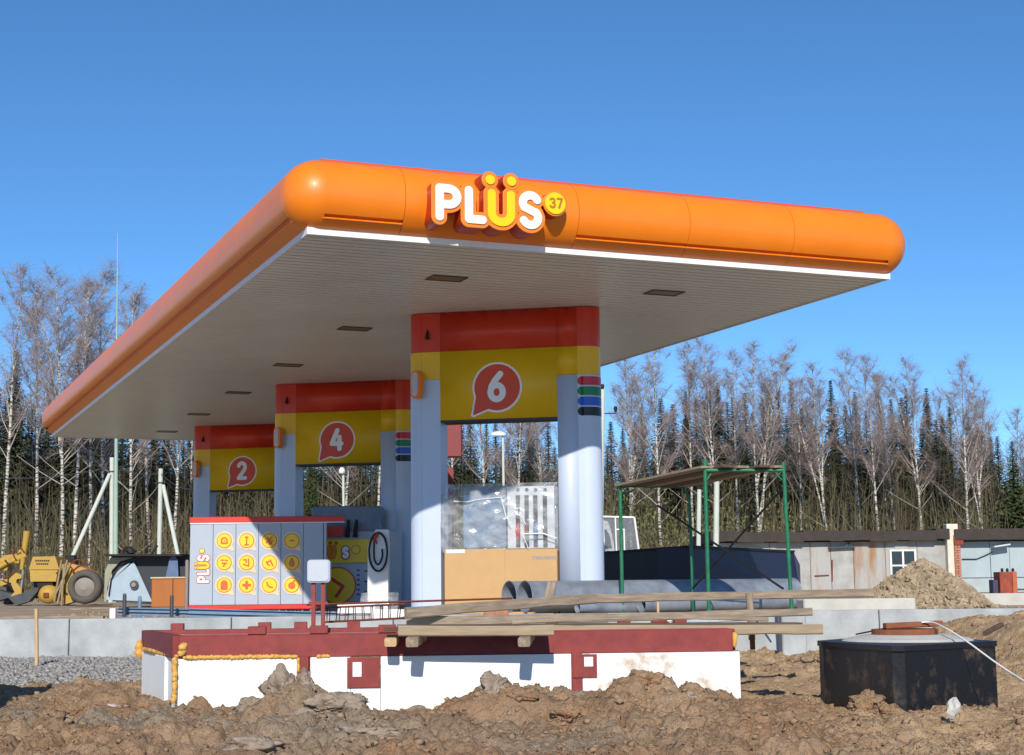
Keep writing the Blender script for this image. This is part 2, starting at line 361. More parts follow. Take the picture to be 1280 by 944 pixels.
def ground_mat():
    M=bpy.data.materials.new('excavated_soil'); M.use_nodes=True; n=M.node_tree; L=n.links; p=n.nodes['Principled BSDF']; p.inputs['Roughness'].default_value=.95; p.inputs['Specular IOR Level'].default_value=.15
    tc=n.nodes.new('ShaderNodeTexCoord')
    def noise(s,d=6):
        q=n.nodes.new('ShaderNodeTexNoise'); q.inputs['Scale'].default_value=s; q.inputs['Detail'].default_value=d; q.inputs['Roughness'].default_value=.65; L.new(tc.outputs['Object'],q.inputs['Vector']); return q
    def ramp(src,a,b,c1,c2):
        q=n.nodes.new('ShaderNodeValToRGB'); q.color_ramp.elements[0].position=a;q.color_ramp.elements[1].position=b;q.color_ramp.elements[0].color=(*c1,1);q.color_ramp.elements[1].color=(*c2,1); L.new(src,q.inputs[0]); return q
    def mix(f,a,b):
        q=n.nodes.new('ShaderNodeMix'); q.data_type='RGBA'; L.new(f,q.inputs[0]); L.new(a,q.inputs[6]); L.new(b,q.inputs[7]); return q.outputs[2]
    soil=ramp(noise(2.2).outputs[0],.32,.68,lin((140,112,86)),lin((190,160,128)))
    red=ramp(noise(14).outputs[0],.3,.7,lin((142,106,78)),lin((184,146,110)))
    f1=ramp(noise(1.1,4).outputs[0],.5,.62,(0,0,0),(1,1,1)); c=mix(f1.outputs[0],soil.outputs[0],red.outputs[0])
    grey=ramp(noise(7).outputs[0],.3,.7,lin((136,120,100)),lin((172,154,132)))
    at1=n.nodes.new('ShaderNodeAttribute'); at1.attribute_name='clay'
    c=mix(at1.outputs['Fac'],c,grey.outputs[0])
    sand=ramp(noise(5).outputs[0],.3,.7,lin((166,136,102)),lin((204,176,140)))
    at2=n.nodes.new('ShaderNodeAttribute'); at2.attribute_name='sand'; c=mix(at2.outputs['Fac'],c,sand.outputs[0])
    grv=ramp(noise(38,3).outputs[0],.3,.7,lin((104,102,98)),lin((160,157,150)))
    at3=n.nodes.new('ShaderNodeAttribute'); at3.attribute_name='gravel'; c=mix(at3.outputs['Fac'],c,grv.outputs[0])
    sp=ramp(noise(55,2).outputs[0],.68,.74,(0,0,0),(1,1,1)); wh=n.nodes.new('ShaderNodeRGB'); wh.outputs[0].default_value=(*lin((205,192,172)),1); c=mix(sp.outputs[0],c,wh.outputs[0])
    L.new(c,p.inputs['Base Color'])
    vo=n.nodes.new('ShaderNodeTexVoronoi'); vo.feature='DISTANCE_TO_EDGE'; vo.inputs['Scale'].default_value=17; wn=noise(6,4); av=n.nodes.new('ShaderNodeVectorMath'); av.operation='MULTIPLY_ADD'; av.inputs[1].default_value=(.25,.25,.25); L.new(wn.outputs['Color'],av.inputs[0]); L.new(tc.outputs['Object'],av.inputs[2]); L.new(av.outputs[0],vo.inputs['Vector'])
    b0=n.nodes.new('ShaderNodeBump'); b0.inputs['Distance'].default_value=.004; cl=n.nodes.new('ShaderNodeMapRange'); cl.inputs['From Max'].default_value=.18; L.new(vo.outputs['Distance'],cl.inputs[0]); L.new(cl.outputs[0],b0.inputs['Height'])
    bp=n.nodes.new('ShaderNodeBump'); bp.inputs['Distance'].default_value=.045; L.new(b0.outputs[0],bp.inputs['Normal']); L.new(noise(24,9).outputs[0],bp.inputs['Height']); L.new(bp.outputs[0],p.inputs['Normal'])
    return M
gm=ground_mat()
def grid_mesh(name,xs,ys,Z,m):
    nx,ny=len(xs),len(ys); X,Y=np.meshgrid(xs,ys); v=np.stack([X,Y,Z],-1).reshape(-1,3).astype(np.float32)
    me=bpy.data.meshes.new(name); me.vertices.add(nx*ny); me.vertices.foreach_set('co',v.ravel())
    i=np.arange(nx*ny).reshape(ny,nx); q=np.stack([i[:-1,:-1],i[:-1,1:],i[1:,1:],i[1:,:-1]],-1).reshape(-1,4)
    me.loops.add(q.size); me.loops.foreach_set('vertex_index',q.ravel().astype(np.int32)); me.polygons.add(len(q)); me.polygons.foreach_set('loop_start',(np.arange(len(q))*4).astype(np.int32)); me.polygons.foreach_set('loop_total',np.full(len(q),4,dtype=np.int32))
    me.polygons.foreach_set('use_smooth',np.ones(len(q),dtype=bool)); me.update(calc_edges=True); me.materials.append(m)
    o=bpy.data.objects.new(name,me); link(o); return o,X,Y
xs=np.concatenate([np.arange(-13,-7,.09),np.arange(-7,7.5,.028),np.arange(7.5,13,.09)]); ys=np.concatenate([np.arange(7,10.5,.06),np.arange(10.5,17,.026),np.arange(17,23.75,.045)])
Xg,Yg=np.meshgrid(xs,ys); Zg=height(Xg,Yg)
edge=np.minimum(np.minimum(Xg+13,13-Xg),Yg-7); Zg=np.where(edge<.6,Zg*np.clip(edge/.6,0,1)+(-1.0)*(1-np.clip(edge/.6,0,1))*1,Zg)
soil,_,_=grid_mesh('excavated_ground',xs,ys,Zg,gm); tag(soil,kind='structure')
def attr(o,nm,val): a=o.data.attributes.new(nm,'FLOAT','POINT'); a.data.foreach_set('value',val.ravel().astype(np.float32))
grm=sst(-3.3,-3.7,Xg)*sst(17.4+.8,18.6,Yg+1.4*fbm(Xg,Yg,1.2,3,3))
snd=np.clip(sst(1.9,3.3,Xg+1.2*fbm(Xg,Yg,.8,3,2))*.9+sst(15.6,18,Yg)*.6,0,1)
cly=np.clip(sst(.06,.16,fbm(Xg,Yg,.75,4,6))*(1-snd)+gs(Xg,Yg,-1.5,13.4,.7,.9,1.2)+gs(Xg,Yg,.35,12.9,.7,.7,.9),0,1)
attr(soil,'clay',cly); attr(soil,'sand',snd); attr(soil,'gravel',grm)
# outer sheets: the lower ground round the dig and the yard that runs to the horizon
yard_m=mat('yard_sand',(150,130,104),.95,0,.2,.5,bump=.03,bscale=6,rgb2=(184,164,136),coords='Object')
gx=np.arange(-60,61,1.5)
b=B(); b.add([(-300,-120,-1.02),(300,-120,-1.02),(300,7.3,-1.02),(-300,7.3,-1.02)],[(0,1,2,3)]); b.add([(-300,7.3,-1.02),(-12.9,7.3,-1.02),(-12.9,24,-1.02),(-300,24,-1.02)],[(0,1,2,3)]); b.add([(12.9,7.3,-1.02),(300,7.3,-1.02),(300,24,-1.02),(12.9,24,-1.02)],[(0,1,2,3)])
b.build('lower_ground',yard_m,kind='structure')
ys2=np.concatenate([np.arange(23.72,60,.25),np.arange(60,140,2.0),[200,400,900]]); xs2=np.concatenate([[-900,-300,-120],np.arange(-60,-16,1.0),np.arange(-16,16,.25),np.arange(16,60,1.0),[120,300,900]])
X2,Y2=np.meshgrid(xs2,ys2); Z2=-.03+.035*fbm(X2,Y2,1.1,4,2)*sst(24,25,Y2)
b=B(); b.add([(-300,23.72,-1.02),(-300,23.72,-.03),(300,23.72,-.03),(300,23.72,-1.02)],[(0,1,2,3)]); b.build('yard_bank',yard_m,kind='structure')
yard,_,_=grid_mesh('yard_ground',xs2,ys2,Z2,yard_m); tag(yard,kind='structure')
def hz(x,y): return float(height(np.array([x]),np.array([y]))[0])
# soil clods and stones
def scatter(name,n,xr,yr,rr,mt,seed,base=octa,zf=None,mask=None,sink=.3,flatz=.7,**kw):
    r=np.random.default_rng(seed); bv,bf=base(); bv=np.array([tuple(v) for v in bv]); bf=np.array(bf)
    x=r.uniform(*xr,n);y=r.uniform(*yr,n)
    if mask is not None: k=mask(x,y,r); x=x[k];y=y[k]
    n=len(x); z=height(x,y) if zf is None else zf(x,y); s=rr[0]+(rr[1]-rr[0])*r.random(n)**3
    a=r.normal(size=(n,3,3)); qs,_=np.linalg.qr(a); V=bv[None]*(1+r.uniform(-.35,.35,(n,len(bv),1))); V=np.einsum('nij,nkj->nki',qs,V)*s[:,None,None]*np.stack([np.ones(n),np.ones(n),np.full(n,flatz)],-1)[:,None,:]
    V+=np.stack([x,y,z+s*(1-sink)*flatz*.6],-1)[:,None,:]
    F=bf[None]+(np.arange(n)*len(bv))[:,None,None]; me=bpy.data.meshes.new(name); k=bf.shape[1]
    me.vertices.add(n*len(bv)); me.vertices.foreach_set('co',V.astype(np.float32).ravel()); me.loops.add(F.size); me.loops.foreach_set('vertex_index',F.ravel().astype(np.int32)); NF=F.shape[0]*F.shape[1]
    me.polygons.add(NF); me.polygons.foreach_set('loop_start',(np.arange(NF)*k).astype(np.int32)); me.polygons.foreach_set('loop_total',np.full(NF,k,dtype=np.int32)); me.update(calc_edges=True); me.materials.append(mt)
    o=bpy.data.objects.new(name,me); link(o); return tag(o,kind='stuff',**kw)
clod_m=mat('soil_clod',(136,110,86),.95,0,.2,3,bump=.006,bscale=30,rgb2=(168,142,114))
def ico1(): return [v.copy() for v in ICO[1][0]],ICO[1][1]
notgrav=lambda x,y,r:~((x<-3.4)&(y>18))
scatter('soil_clods',5000,(-6,7.2),(10.5,15.5),(.004,.045),clod_m,3,base=cube8,sink=.8,mask=notgrav,label='loose brown soil clods strewn over the dug ground in front',cat='soil')
scatter('soil_crumbs',5000,(-7,9),(15.5,23.5),(.008,.045),clod_m,4,base=cube8,sink=.8,mask=notgrav,label='loose soil crumbs on the ground behind the foundation box',cat='soil')
scatter('grey_gravel',16000,(-9.5,-3.5),(17.6,23.6),(.018,.045),stoneg,5,base=cube8,mask=lambda x,y,r:(y+.5*np.sin(x*2.1)>18.3),label='strip of grey crushed gravel below the concrete wall at left',cat='gravel')
scatter('yard_stones',2500,(-9,9),(23.9,32),(.01,.05),stones,6,zf=lambda x,y:-.03+x*0,label='small stones littering the sandy yard near the fuel gates',cat='stones')
scatter('fine_crumbs',26000,(-5.6,6.2),(10.8,15.2),(.004,.02),gm,8,base=cube8,sink=.5,mask=lambda x,y,r:fbm(x,y,1.5,3,4)>-.06,label='fine crumbs of dry soil dusting the dug ridge in front',cat='soil')
from mathutils import noise as mnoise
_b=bmesh.new(); bmesh.ops.create_icosphere(_b,subdivisions=5,radius=1); ICO5=([v.co.copy() for v in _b.verts],[tuple(v.index for v in f.verts) for f in _b.faces]); _b.free()
def lump(b,c,r,seed,sq):
    o=Vector((seed*3.1,seed*1.7,0)); out=[]
    for v in ICO5[0]:
        q=v+o; k=1+.75*(mnoise.noise(q*.9))+.45*mnoise.noise(q*2.1)-.25*abs(mnoise.noise(q*4.3))+.10*mnoise.noise(q*9)+.05*mnoise.noise(q*21)
        cr=abs(mnoise.noise(q*2.6+Vector((9,2,5)))); k-=.30*max(0,.09-cr)/.09
        out.append(c+Vector((v.x*sq[0],v.y*sq[1],v.z*sq[2]))*(r*k))
    b.add(out,ICO5[1],True)
# big lumps of clay
for i,(px,py,d,r,sq,mt_,lb) in enumerate([
  (352,868,14.35,.17,(1,.8,1.05),clay,'upright grey clay lump against the white board beside the red post'),
  (378,872,14.3,.12,(.9,.8,1.2),clay,'broken grey clay lump leaning right of the tallest clod'),
  (313,876,14.4,.13,(1.1,.8,.75),clay,'rounded grey clay lump in front of the leftmost white board'),
  (410,893,14.1,.22,(1.5,1,.7),clay,'wide grey clay slab sloping down from the tallest clod'),
  (618,872,14.3,.12,(1.2,.8,1.1),clay,'pointed clay lump at the middle of the dirt ridge'),
  (652,884,14.2,.13,(1.5,.9,.6),clod_m,'flat brown clod at the middle of the dirt ridge'),
  (812,868,14.5,.12,(1.5,.9,.9),clod_m,'brown clod cresting the ridge before the right white board'),
  (852,887,14.3,.14,(1.3,.9,.6),clay,'grey clod lying before the right end of the white boards'),
  (445,925,13.2,.2,(1.6,1,.5),clay,'low grey clay slab near the bottom of the view'),
  (318,940,12.8,.15,(1.5,1,.6),clay,'grey stone at the bottom edge left of the clay slab'),
  (1105,880,13.6,.1,(1.1,.8,.8),clod_m,'sandy clod at the foot of the black tank corner'),
  (1082,872,13.7,.11,(1.2,.8,.9),clod_m,'sandy clod left of the black tank corner'),
  (705,893,13.9,.11,(1.3,.9,.7),clod_m,'brown clod below the red post at the ridge'),
  (100,890,14.6,.15,(1.3,.9,.8),clod_m,'brown clod on the left dirt mound'),
  (60,905,14.0,.16,(1.4,.9,.7),clod_m,'largest brown clod near the dark hollow at left')]):
    P=at(px,py,d); z=hz(P.x,P.y); P.z=max(z+r*.05,min(P.z,z+r*.6)); b=B(); lump(b,P,r*.95,50+i,sq); b.build('clay_lump' if mt_ is clay else 'soil_lump',clay if mt_ is clay else gm,None,P,label=lb,cat='clod')
P=at(1192,884,13.3); b=B(); b.rock(P,.06,99,2,(1,.8,1.4),.4); b.build('grey_stone',conc_l,None,P,label='pale grey stone standing in the dirt right of the black tank',cat='stone')
# ================================================================ CANOPY
A0=Vector((-2.632,19.78,5.0)); a1=math.radians(22.68); e1=Vector((math.cos(a1),math.sin(a1),0)); e2=Vector((-math.sin(a1),math.cos(a1),0)); UZ=Vector((0,0,1))
CW,CL=9.096,28.94
can=thing('fuel_canopy','long flat station canopy with rounded orange edge over the pump gates','canopy',(A0.x,A0.y,0))
def cp(s,t,z): return Vector((A0.x,A0.y,0))+e1*s+e2*t+UZ*z
RC,CZ,CU=.488,5.523,-.175
def prof(notch,inner):
    out=[]
    R=RC-inner
    ths=list(np.linspace(-69,-47,4))
    if notch: ths+=[('n',-45),('n2',-44.8),('n2',-38.2),('n',-38)]
    ths+=list(np.linspace(-34,102,20))
    for t in ths:
        r=R
        if isinstance(t,tuple):
            r=R-(.05 if t[0]=='n2' and not inner else 0)+(.012 if t==('n',-45) and not inner else 0); t=t[1]
        t=math.radians(t); out.append((CU+r*math.cos(t),CZ+r*math.sin(t)))
    return out
def fascia_panel(o,along,outw,s0,s1,notch):
    po=prof(notch,0); pi_=prof(notch,.07)[::-1]; loop=po+pi_; n=len(loop); b=B()
    vs=[o+along*s+outw*u+UZ*z for s in(s0,s1) for u,z in loop]
    k=len(po)
    fl=((along.cross(outw)).z>0)
    f=[];
    for i in range(n):
        q=(i,(i+1)%n,n+(i+1)%n,n+i); f.append(q if not fl else q[::-1])
    sm=[True]*len(f)
    k0=len(b.v); b.v.extend([tuple(v) for v in vs]); b.f.extend(f); b.sm.extend(sm)
    b.f.extend([tuple(range(n))[::-1] if not fl else tuple(range(n)),tuple(range(n,2*n)) if not fl else tuple(range(n,2*n))[::-1]]); b.sm.extend([False,False])
    o_=b.build('fascia_panel',orange,can)
    bm=bmesh.new(); bm.from_mesh(o_.data); bmesh.ops.recalc_face_normals(bm,faces=bm.faces[:])
    for e in bm.edges:
        if e.is_manifold and e.calc_face_angle(0)>math.radians(28): e.smooth=False
    bm.to_mesh(o_.data); bm.free()
def s_of(px,py): P=atplane(px,py,A0-e2*.3,e2); return (P-A0).dot(e1)
g=.004
cuts=[.15,s_of(507,270),s_of(724,280)]; last=CW-.15; cuts+=[cuts[2]+(last-cuts[2])*k/3 for k in(1,2,3)]
for i in range(len(cuts)-1): fascia_panel(cp(0,0,0),e1,-e2,cuts[i]+g,cuts[i+1]-g,i!=1)
for k in range(11):
    a=.15+(CL-.3)*k/11;c=.15+(CL-.3)*(k+1)/11
    fascia_panel(cp(0,0,0),e2,-e1,a+g,c-g,True); fascia_panel(cp(CW,0,0),e2,e1,a+g,c-g,True)
for k in range(5):
    a=.15+(CW-.3)*k/5;c=.15+(CW-.3)*(k+1)/5; fascia_panel(cp(0,CL,0),e1,e2,a+g,c-g,True)
for (s,t,n1,n2) in((0,0,-e2,-e1),(CW,0,-e2,e1),(0,CL,e2,-e1),(CW,CL,e2,e1)):
    b=B(); c=cp(s,t,CZ)+(n1+n2)*CU; na,nl=14,20; vs=[]
    for j in range(nl+1):
        la=math.radians(-69+(159)*j/nl)
        for i in range(na+1):
            az=PI/2*i/na; vs.append(c+(n1*math.cos(az)+n2*math.sin(az))*(RC*math.cos(la))+UZ*RC*math.sin(la))
    fs=[(j*(na+1)+i,j*(na+1)+i+1,(j+1)*(na+1)+i+1,(j+1)*(na+1)+i) for j in range(nl) for i in range(na)]
    if n1.cross(n2).z<0: fs=[f[::-1] for f in fs]
    b.add(vs,fs,True); b.build('corner_cap',orange,can)
for (p,q) in(((.25,.27),(CW-.25,.27)),((.25,CL-.27),(CW-.25,CL-.27)),((.27,.31),(.27,CL-.31)),((CW-.27,.31),(CW-.27,CL-.31))):
    b=B(); b.beam(cp(*p,5.985),cp(*q,5.985),.025,.19); b.build('roof_rim',orange_rim,can)
b=B(); b.beam(cp(CW/2,.35,5.86),cp(CW/2,CL-.35,5.86),CW-.7,.06); b.build('roof_deck',dgrey,can)
for (p,q) in(((0,.012),(CW,.012)),((0,CL-.012),(CW,CL-.012)),((.012,.026),(.012,CL-.026)),((CW-.012,.026),(CW-.012,CL-.026))):
    b=B(); b.beam(cp(*p,5.032),cp(*q,5.032),.024,.094); b.build('soffit_trim',white,can)
b=B(); k=0; t=.05
while t<CL-.06:
    b.beam(cp(.03,t+.09,5.012),cp(CW-.03,t+.09,5.012),.165,.014); t+=.2
b.build('soffit_slat',soffit_m,can,kind='stuff')
b=B(); b.beam(cp(CW/2,.03,5.04),cp(CW/2,CL-.03,5.04),CW-.06,.02); b.build('soffit_backing',dark,can)
lamp_m=mat('soffit_lamp_glass',(120,98,82),.35,0,.1,5)
for P in [(-.96,22.91),(-2.79,27.4),(-4.62,31.9),(-6.44,36.4),(-8.27,40.9),(-10.1,45.4),(2.42,24.27),(.59,28.8),(-1.24,33.3),(-3.06,37.8),(-4.9,42.3)]:
    P=Vector((*P,0)); f=B()
    for (dx,dy,wx,wy) in((0,-.17,.56,.03),(0,.17,.56,.03),(-.265,0,.03,.31),(.265,0,.03,.31)):
        f.beam(P+e1*(dx-wx/2)+e2*dy+UZ*4.998,P+e1*(dx+wx/2)+e2*dy+UZ*4.998,wy,.018)
    fo=f.build('soffit_lamp',mat('lamp_frame',(84,76,68),.5,.2,.1,5),can)
    b=B(); b.beam(P-e1*.25+UZ*5.0,P+e1*.25+UZ*5.0,.31,.008); b.build('lamp_glass',lamp_m,fo)
# ---------------------------------------------------------------- brand sign on the front edge
NO=-e2
def sz(px,py,u): P=atplane(px,py,A0+NO*u,e2); return (P-A0).dot(e1),P.z
UF=.50
sgn=thing('brand_sign','raised white and yellow PLÜS letters with 37 disc on the front fascia','sign',tuple(cp(sz(625,260,UF)[0],0,0)))
def letter(name,strokes,face,i,grow=.046):
    o=cp(0,0,0)
    r=shape(name,strokes,letr,o,e1,UZ,.06,UF-.06-.03+.002*i,sgn,grow=grow+.004,res=90)
    shape('outline',strokes,leto,o,e1,UZ,UF-.03+.002*i,.022,r,grow=grow+.006,res=120,bevel=.006)
    for nm,st,m_ in face: shape(nm,st,m_,o,e1,UZ,UF-.008+.002*i,.02,r,res=120,bevel=.004)
def fit(ch,pxl,pxr,pyt,pyb,r):            # glyph whose centreline box fills these photograph pixels
    xs_=[p[0] for st in GL[ch] for p in st]; W=max(xs_)-min(xs_)
    yc=(pyt+pyb)/2; s0,_=sz(pxl,yc,UF); s1,_=sz(pxr,yc,UF); _,zt=sz((pxl+pxr)/2,pyt,UF); _,zb=sz((pxl+pxr)/2,pyb,UF); h=zt-zb
    return glyph(ch,s0-min(xs_)*h*(s1-s0)/(W*h),zb,h,r,(s1-s0)/(W*h))
RW=.058
gP=fit('P',549.5,571.5,236,271.5,RW); letter('letter',gP,[('face',gP,letw)],0)
gL=fit('L',586,603,239,274.5,RW); letter('letter',gL,[('face',gL,letw)],1)
gU=fit('U',614.5,638.5,243,278,RW)
gS=fit('S',653.5,672.5,244.5,281.5,RW); letter('letter',gS,[('face',gS,letw)],0)
d1=[([sz(612.5,225,UF)],.066)]; d2=[([sz(639,227,UF)],.066)]
letter('letter',gU,[('face',gU,lety)],2)
letter('letter_dot',d1,[('face',d1,lety)],3); letter('letter_dot',d2,[('face',d2,lety)],4)
dc=[([sz(694,254.5,UF)],.15)]; n3=fit('3',687.5,693,248.5,259.5,.014)+fit('7',696.5,702,249,260,.014)
o=cp(0,0,0); r_=shape('number_disc',dc,letr,o,e1,UZ,.06,UF-.09+.001,sgn,grow=.022,res=90); shape('outline',dc,leto,o,e1,UZ,UF-.03+.001,.022,r_,grow=.025,bevel=.006); shape('face',dc,lety,o,e1,UZ,UF-.008,.02,r_,bevel=.004); shape('number',n3,mat('number_brown',(176,110,20),.5),o,e1,UZ,UF+.012,.006,r_)
# ================================================================ GATES
GT,GLEN=.5,3.24
def stad(u0,u1,ins=0,n=10):
    r=GT/2; us={u0,u1}
    for k in range(n+1):
        for q in(r-r*math.cos(PI/2*k/n),GLEN-r+r*math.sin(PI/2*k/n)):
            if u0<q<u1: us.add(q)
    for q in(r+.01,GLEN-r-.01):
        if u0<q<u1: us.add(q)
    us=sorted(us)
    def w(u):
        d=max(0,r-u,u-(GLEN-r)); return max(0,math.sqrt(max(0,r*r-d*d))-ins)
    return [(u,r-w(u)) for u in us]+[(u,r+w(u)) for u in reversed(us) if w(u)>1e-4]
def gate(digit,loc,rot,label):
    t=thing('pump_gate',label,'pump gate',(0,0,0),'three numbered pump gates under the canopy'); G=.0012
    def pan(nm,u0,u1,z0,z1,m_):
        b=B(); pl=stad(u0+(G if u0>0 else 0),u1-(G if u1<GLEN else 0)); b.prism(pl,z0,z1)
        o=b.build(nm,m_,t); bm=bmesh.new(); bm.from_mesh(o.data)
        for f in bm.faces: f.smooth=abs(f.normal.z)<.5
        for e in bm.edges:
            if e.is_manifold and e.calc_face_angle(0)>math.radians(30): e.smooth=False
        bm.to_mesh(o.data); bm.free()
    U=[0,.25,.57,2.55,2.89,GLEN]
    for i in range(5): pan('orange_panel',U[i],U[i+1],4.343,4.994,gate_red)
    for i in range(5): pan('yellow_panel',U[i],U[i+1],3.18 if i==2 else 3.87,4.338,gate_yel)
    for i in(0,1,3,4): pan('column_panel',U[i],U[i+1],-.02,3.866,colw)
    b=B()
    for (u0,u1,z0,z1) in((.16,.55,-.02,4.99),(2.57,3.08,-.02,4.99),(.56,2.56,3.2,4.99)): b.box(((u0+u1)/2,GT/2,(z0+z1)/2),(u1-u0,GT-.08,z1-z0))
    b.build('frame',dgrey,t)
    b=B(); b.box((1.56,GT/2,3.163),(1.97,GT-.03,.03)); b.build('lintel_edge',dgrey,t)
    # number bubble
    cx,cz,R=1.545,3.70,.385
    st=[([(cx,cz)],R),([(cx-.2,cz-.2),(cx-.40,cz-.44)],[.19,.012])]
    X=Vector((1,0,0)); 
    r=shape('number_bubble',st,letw,(0,0,0),X,UZ,.004,.012,t,grow=.035)
    shape('bubble_face',st,badge_red,(0,0,0),X,UZ,.016,.006,r)
    gl=glyph(digit,cx-.12,cz-.2,.42,.052,1.0); shape('numeral',gl,letw,(0,0,0),X,UZ,.022,.005,r)
    # oval lamp on the left column
    lc=(.235,3.78); ov=[([(0,-.13),(0,.13)],.088)]
    LU=Vector((.87,-.49,0)); r=shape('oval_lamp',ov,leto,(.20,-.12,lc[1]),LU,UZ,-.05,.10,t,grow=.02)
    shape('lamp_disc',ov,mat('lamp_grey',(196,190,190),.4),(.20,-.12,lc[1]),LU,UZ,.046,.014,r,grow=-.02); shape('lamp_back',ov,mat('lamp_grey',(196,190,190),.4),(.20,-.12,lc[1]),LU,UZ,-.06,.014,r,grow=-.02)
    b=B(); b.box((.19,-.0,lc[1]),(.03,.05,.08)); b.build('lamp_bracket',dgrey,r)
    b=B(); b.tube([(.36,-.02,4.72),(.36,-.05,4.62),(.36,-.05,4.55)],[.006,.03,.035],8); b.build('sensor',dark,t)
    # coloured fuel labels wrapped round the right end
    cols=[('red',(206,34,52)),('green',(12,128,76)),('blue',(40,92,206)),('black',(20,22,34))]
    r0=GT/2
    for i,(nm,c) in enumerate(cols):
        zc=3.76-.168*i; hh=.072; b=B(); L0=.10; tot=L0+PI*r0+.1; vs=[]; SS=sorted(set([hh*(1-math.cos(PI/2*q/9)) for q in range(10)]+[tot-hh*(1-math.cos(PI/2*q/9)) for q in range(10)]+[hh+(tot-2*hh)*q/26 for q in range(27)])); n=len(SS)-1
        for k in range(n+1):
            s=SS[k]; d=min(s,tot-s); h=hh if d>=hh else math.sqrt(max(1e-6,hh*hh-(hh-d)**2)); e=.004
            if s<L0: p=(GLEN-r0-L0+s,-e); 
            elif s<L0+PI*r0: a=-PI/2+(s-L0)/r0; p=(GLEN-r0+(r0+e)*math.cos(a),r0+(r0+e)*math.sin(a))
            else: p=(GLEN-r0-(s-L0-PI*r0),GT+e)
            vs+= [(p[0],p[1],zc-h),(p[0],p[1],zc+h)]
        b.add(vs,[(2*k,2*k+2,2*k+3,2*k+1) for k in range(n)],True)
        b.build('fuel_label',mat('label_'+nm,c,.35,0,.04,3),t)
    t.location=loc; t.rotation_euler=(0,0,rot); WL[t]=Vector(loc); return t
GR=math.radians(-11.45)
gate('6',(-1.76,25.98,0),GR,'nearest pump gate, two pale columns under an orange and yellow header marked 6')
gate('4',(-5.43,35.02,0),GR,'middle pump gate with orange and yellow header marked 4')
gate('2',(-9.10,44.03,0),GR,'farthest pump gate with orange and yellow header marked 2')
# ================================================================ CONCRETE WALL OF THE PLATFORM
wl=thing('foundation_wall','long low grey concrete block wall holding up the yard edge behind the dig','wall',(-3,23.66,-.55))
x=-16.2; r=random.Random(3)
while x<6.9:
    L=2.4; b=B(); b.box((x+L/2,23.55+r.uniform(-.006,.006),-.29),(L-.012,.34,.62+r.uniform(-.01,.01)),None,.012); b.build('block',conc,wl); x+=L
b=B(); b.box((-4.5,23.6,-.62),(23.6,.26,.2)); b.build('footing',conc_l,wl)
for (x0,x1,y,z,lb) in((8.6,11.2,30.0,.07,'pale concrete kerb block behind the dirt bank at far right'),(4.45,6.2,24.6,.06,'low pale concrete slab lying left of the rubble heap')):
    b=B(); b.box(((x0+x1)/2,y,z),(x1-x0,.5,.24),Matrix.Rotation(.04,3,'Z'),.02); b.build('concrete_slab',conc_l,None,((x0+x1)/2,y,0),label=lb,cat='slab')
# rubble heap
hp=Vector((6.85,26.4,0)); rr=np.random.default_rng(21); b=B(); NN=28; ring=[]
def heap(x,y):
    d=np.hypot((x-hp.x)/1.02,(y-hp.y)/1.1)*(1+.12*np.sin(3*np.arctan2(y-hp.y,x-hp.x)+1)); return .80*np.maximum(0,1-d)**.8
vs=[(hp.x,hp.y,float(heap(hp.x,hp.y))-.03)]; fs=[]
for j in range(1,9):
    for i in range(NN):
        a=2*PI*i/NN; q=(hp.x+1.15*j/8*math.cos(a),hp.y+1.2*j/8*math.sin(a)); vs.append((*q,float(heap(*q))-.04))
for i in range(NN): fs.append((0,1+i,1+(i+1)%NN))
for j in range(7):
    for i in range(NN): a_=1+j*NN+i;b_=1+j*NN+(i+1)%NN; fs.append((a_,a_+NN,b_+NN,b_))
b.add(vs,fs); cb,cf=cube8()
for i in range(3600):
    a=rr.uniform(0,2*PI);q=math.sqrt(rr.random())*1.16; x=hp.x+q*math.cos(a)*1.0;y=hp.y+q*math.sin(a)*1.03; s=rr.uniform(.022,.055); z=float(heap(x,y))
    R=Matrix.Rotation(rr.uniform(0,6.28),3,Vector(rr.normal(size=3)).normalized()); sc=rr.uniform(.6,1.3,3)
    b.add([Vector((x,y,z+s*.1))+R@Vector((v.x*s*sc[0]*(1+rr.uniform(-.2,.2)),v.y*s*sc[1],v.z*s*sc[2])) for v in cb],cf)
b.build('rubble_heap',stones,None,tuple(hp),label='heap of tan broken stone rubble on the platform in front of the garages',cat='rubble heap',kind='stuff')
# ================================================================ FOUNDATION BOX
bx=thing('foundation_box','low dark red steel frame clad with white foam boards in the dug ground','foundation',(-.5,16,-.7))
F0=Vector((-3.19,15.0,0)); F1=Vector((2.24,15.35,0)); K0=Vector((-4.12,17.35,0)); K1=Vector((1.75,17.75,0))
fx=(F1-F0).normalized(); fn=Vector((fx.y,-fx.x,0)); lx=(K0-F0).normalized(); ln=Vector((-lx.y,lx.x,0))
def fp(px): return (atplane(px,830,F0,fn)-F0).dot(fx)
def board(a,c,z0,z1,off=0,nm='foam_board',m_=foam_w,th=.05):
    b=B(); b.beam(F0+fx*a-fn*(th/2-off)+UZ*(z0+z1)/2,F0+fx*c-fn*(th/2-off)+UZ*(z0+z1)/2,th,z1-z0,bev=.003); b.build(nm,m_,bx)
ZT=-.215
for a,c,z0 in((225,371,-.95),(388,438,-.95),(476,714,-.95),(728,925,-.95)):
    board(fp(a),fp(c),z0,ZT,0,'foam_board',foam_w if a<700 else mat('muddy_foam_board',(240,240,236),.85,0,.02,4,rgb2=(180,152,120),thr=(.50,.68),detail=9))
board(fp(438.5),fp(475.5),-.95,-.51); board(fp(713),fp(727),-.95,-.62,-.06)
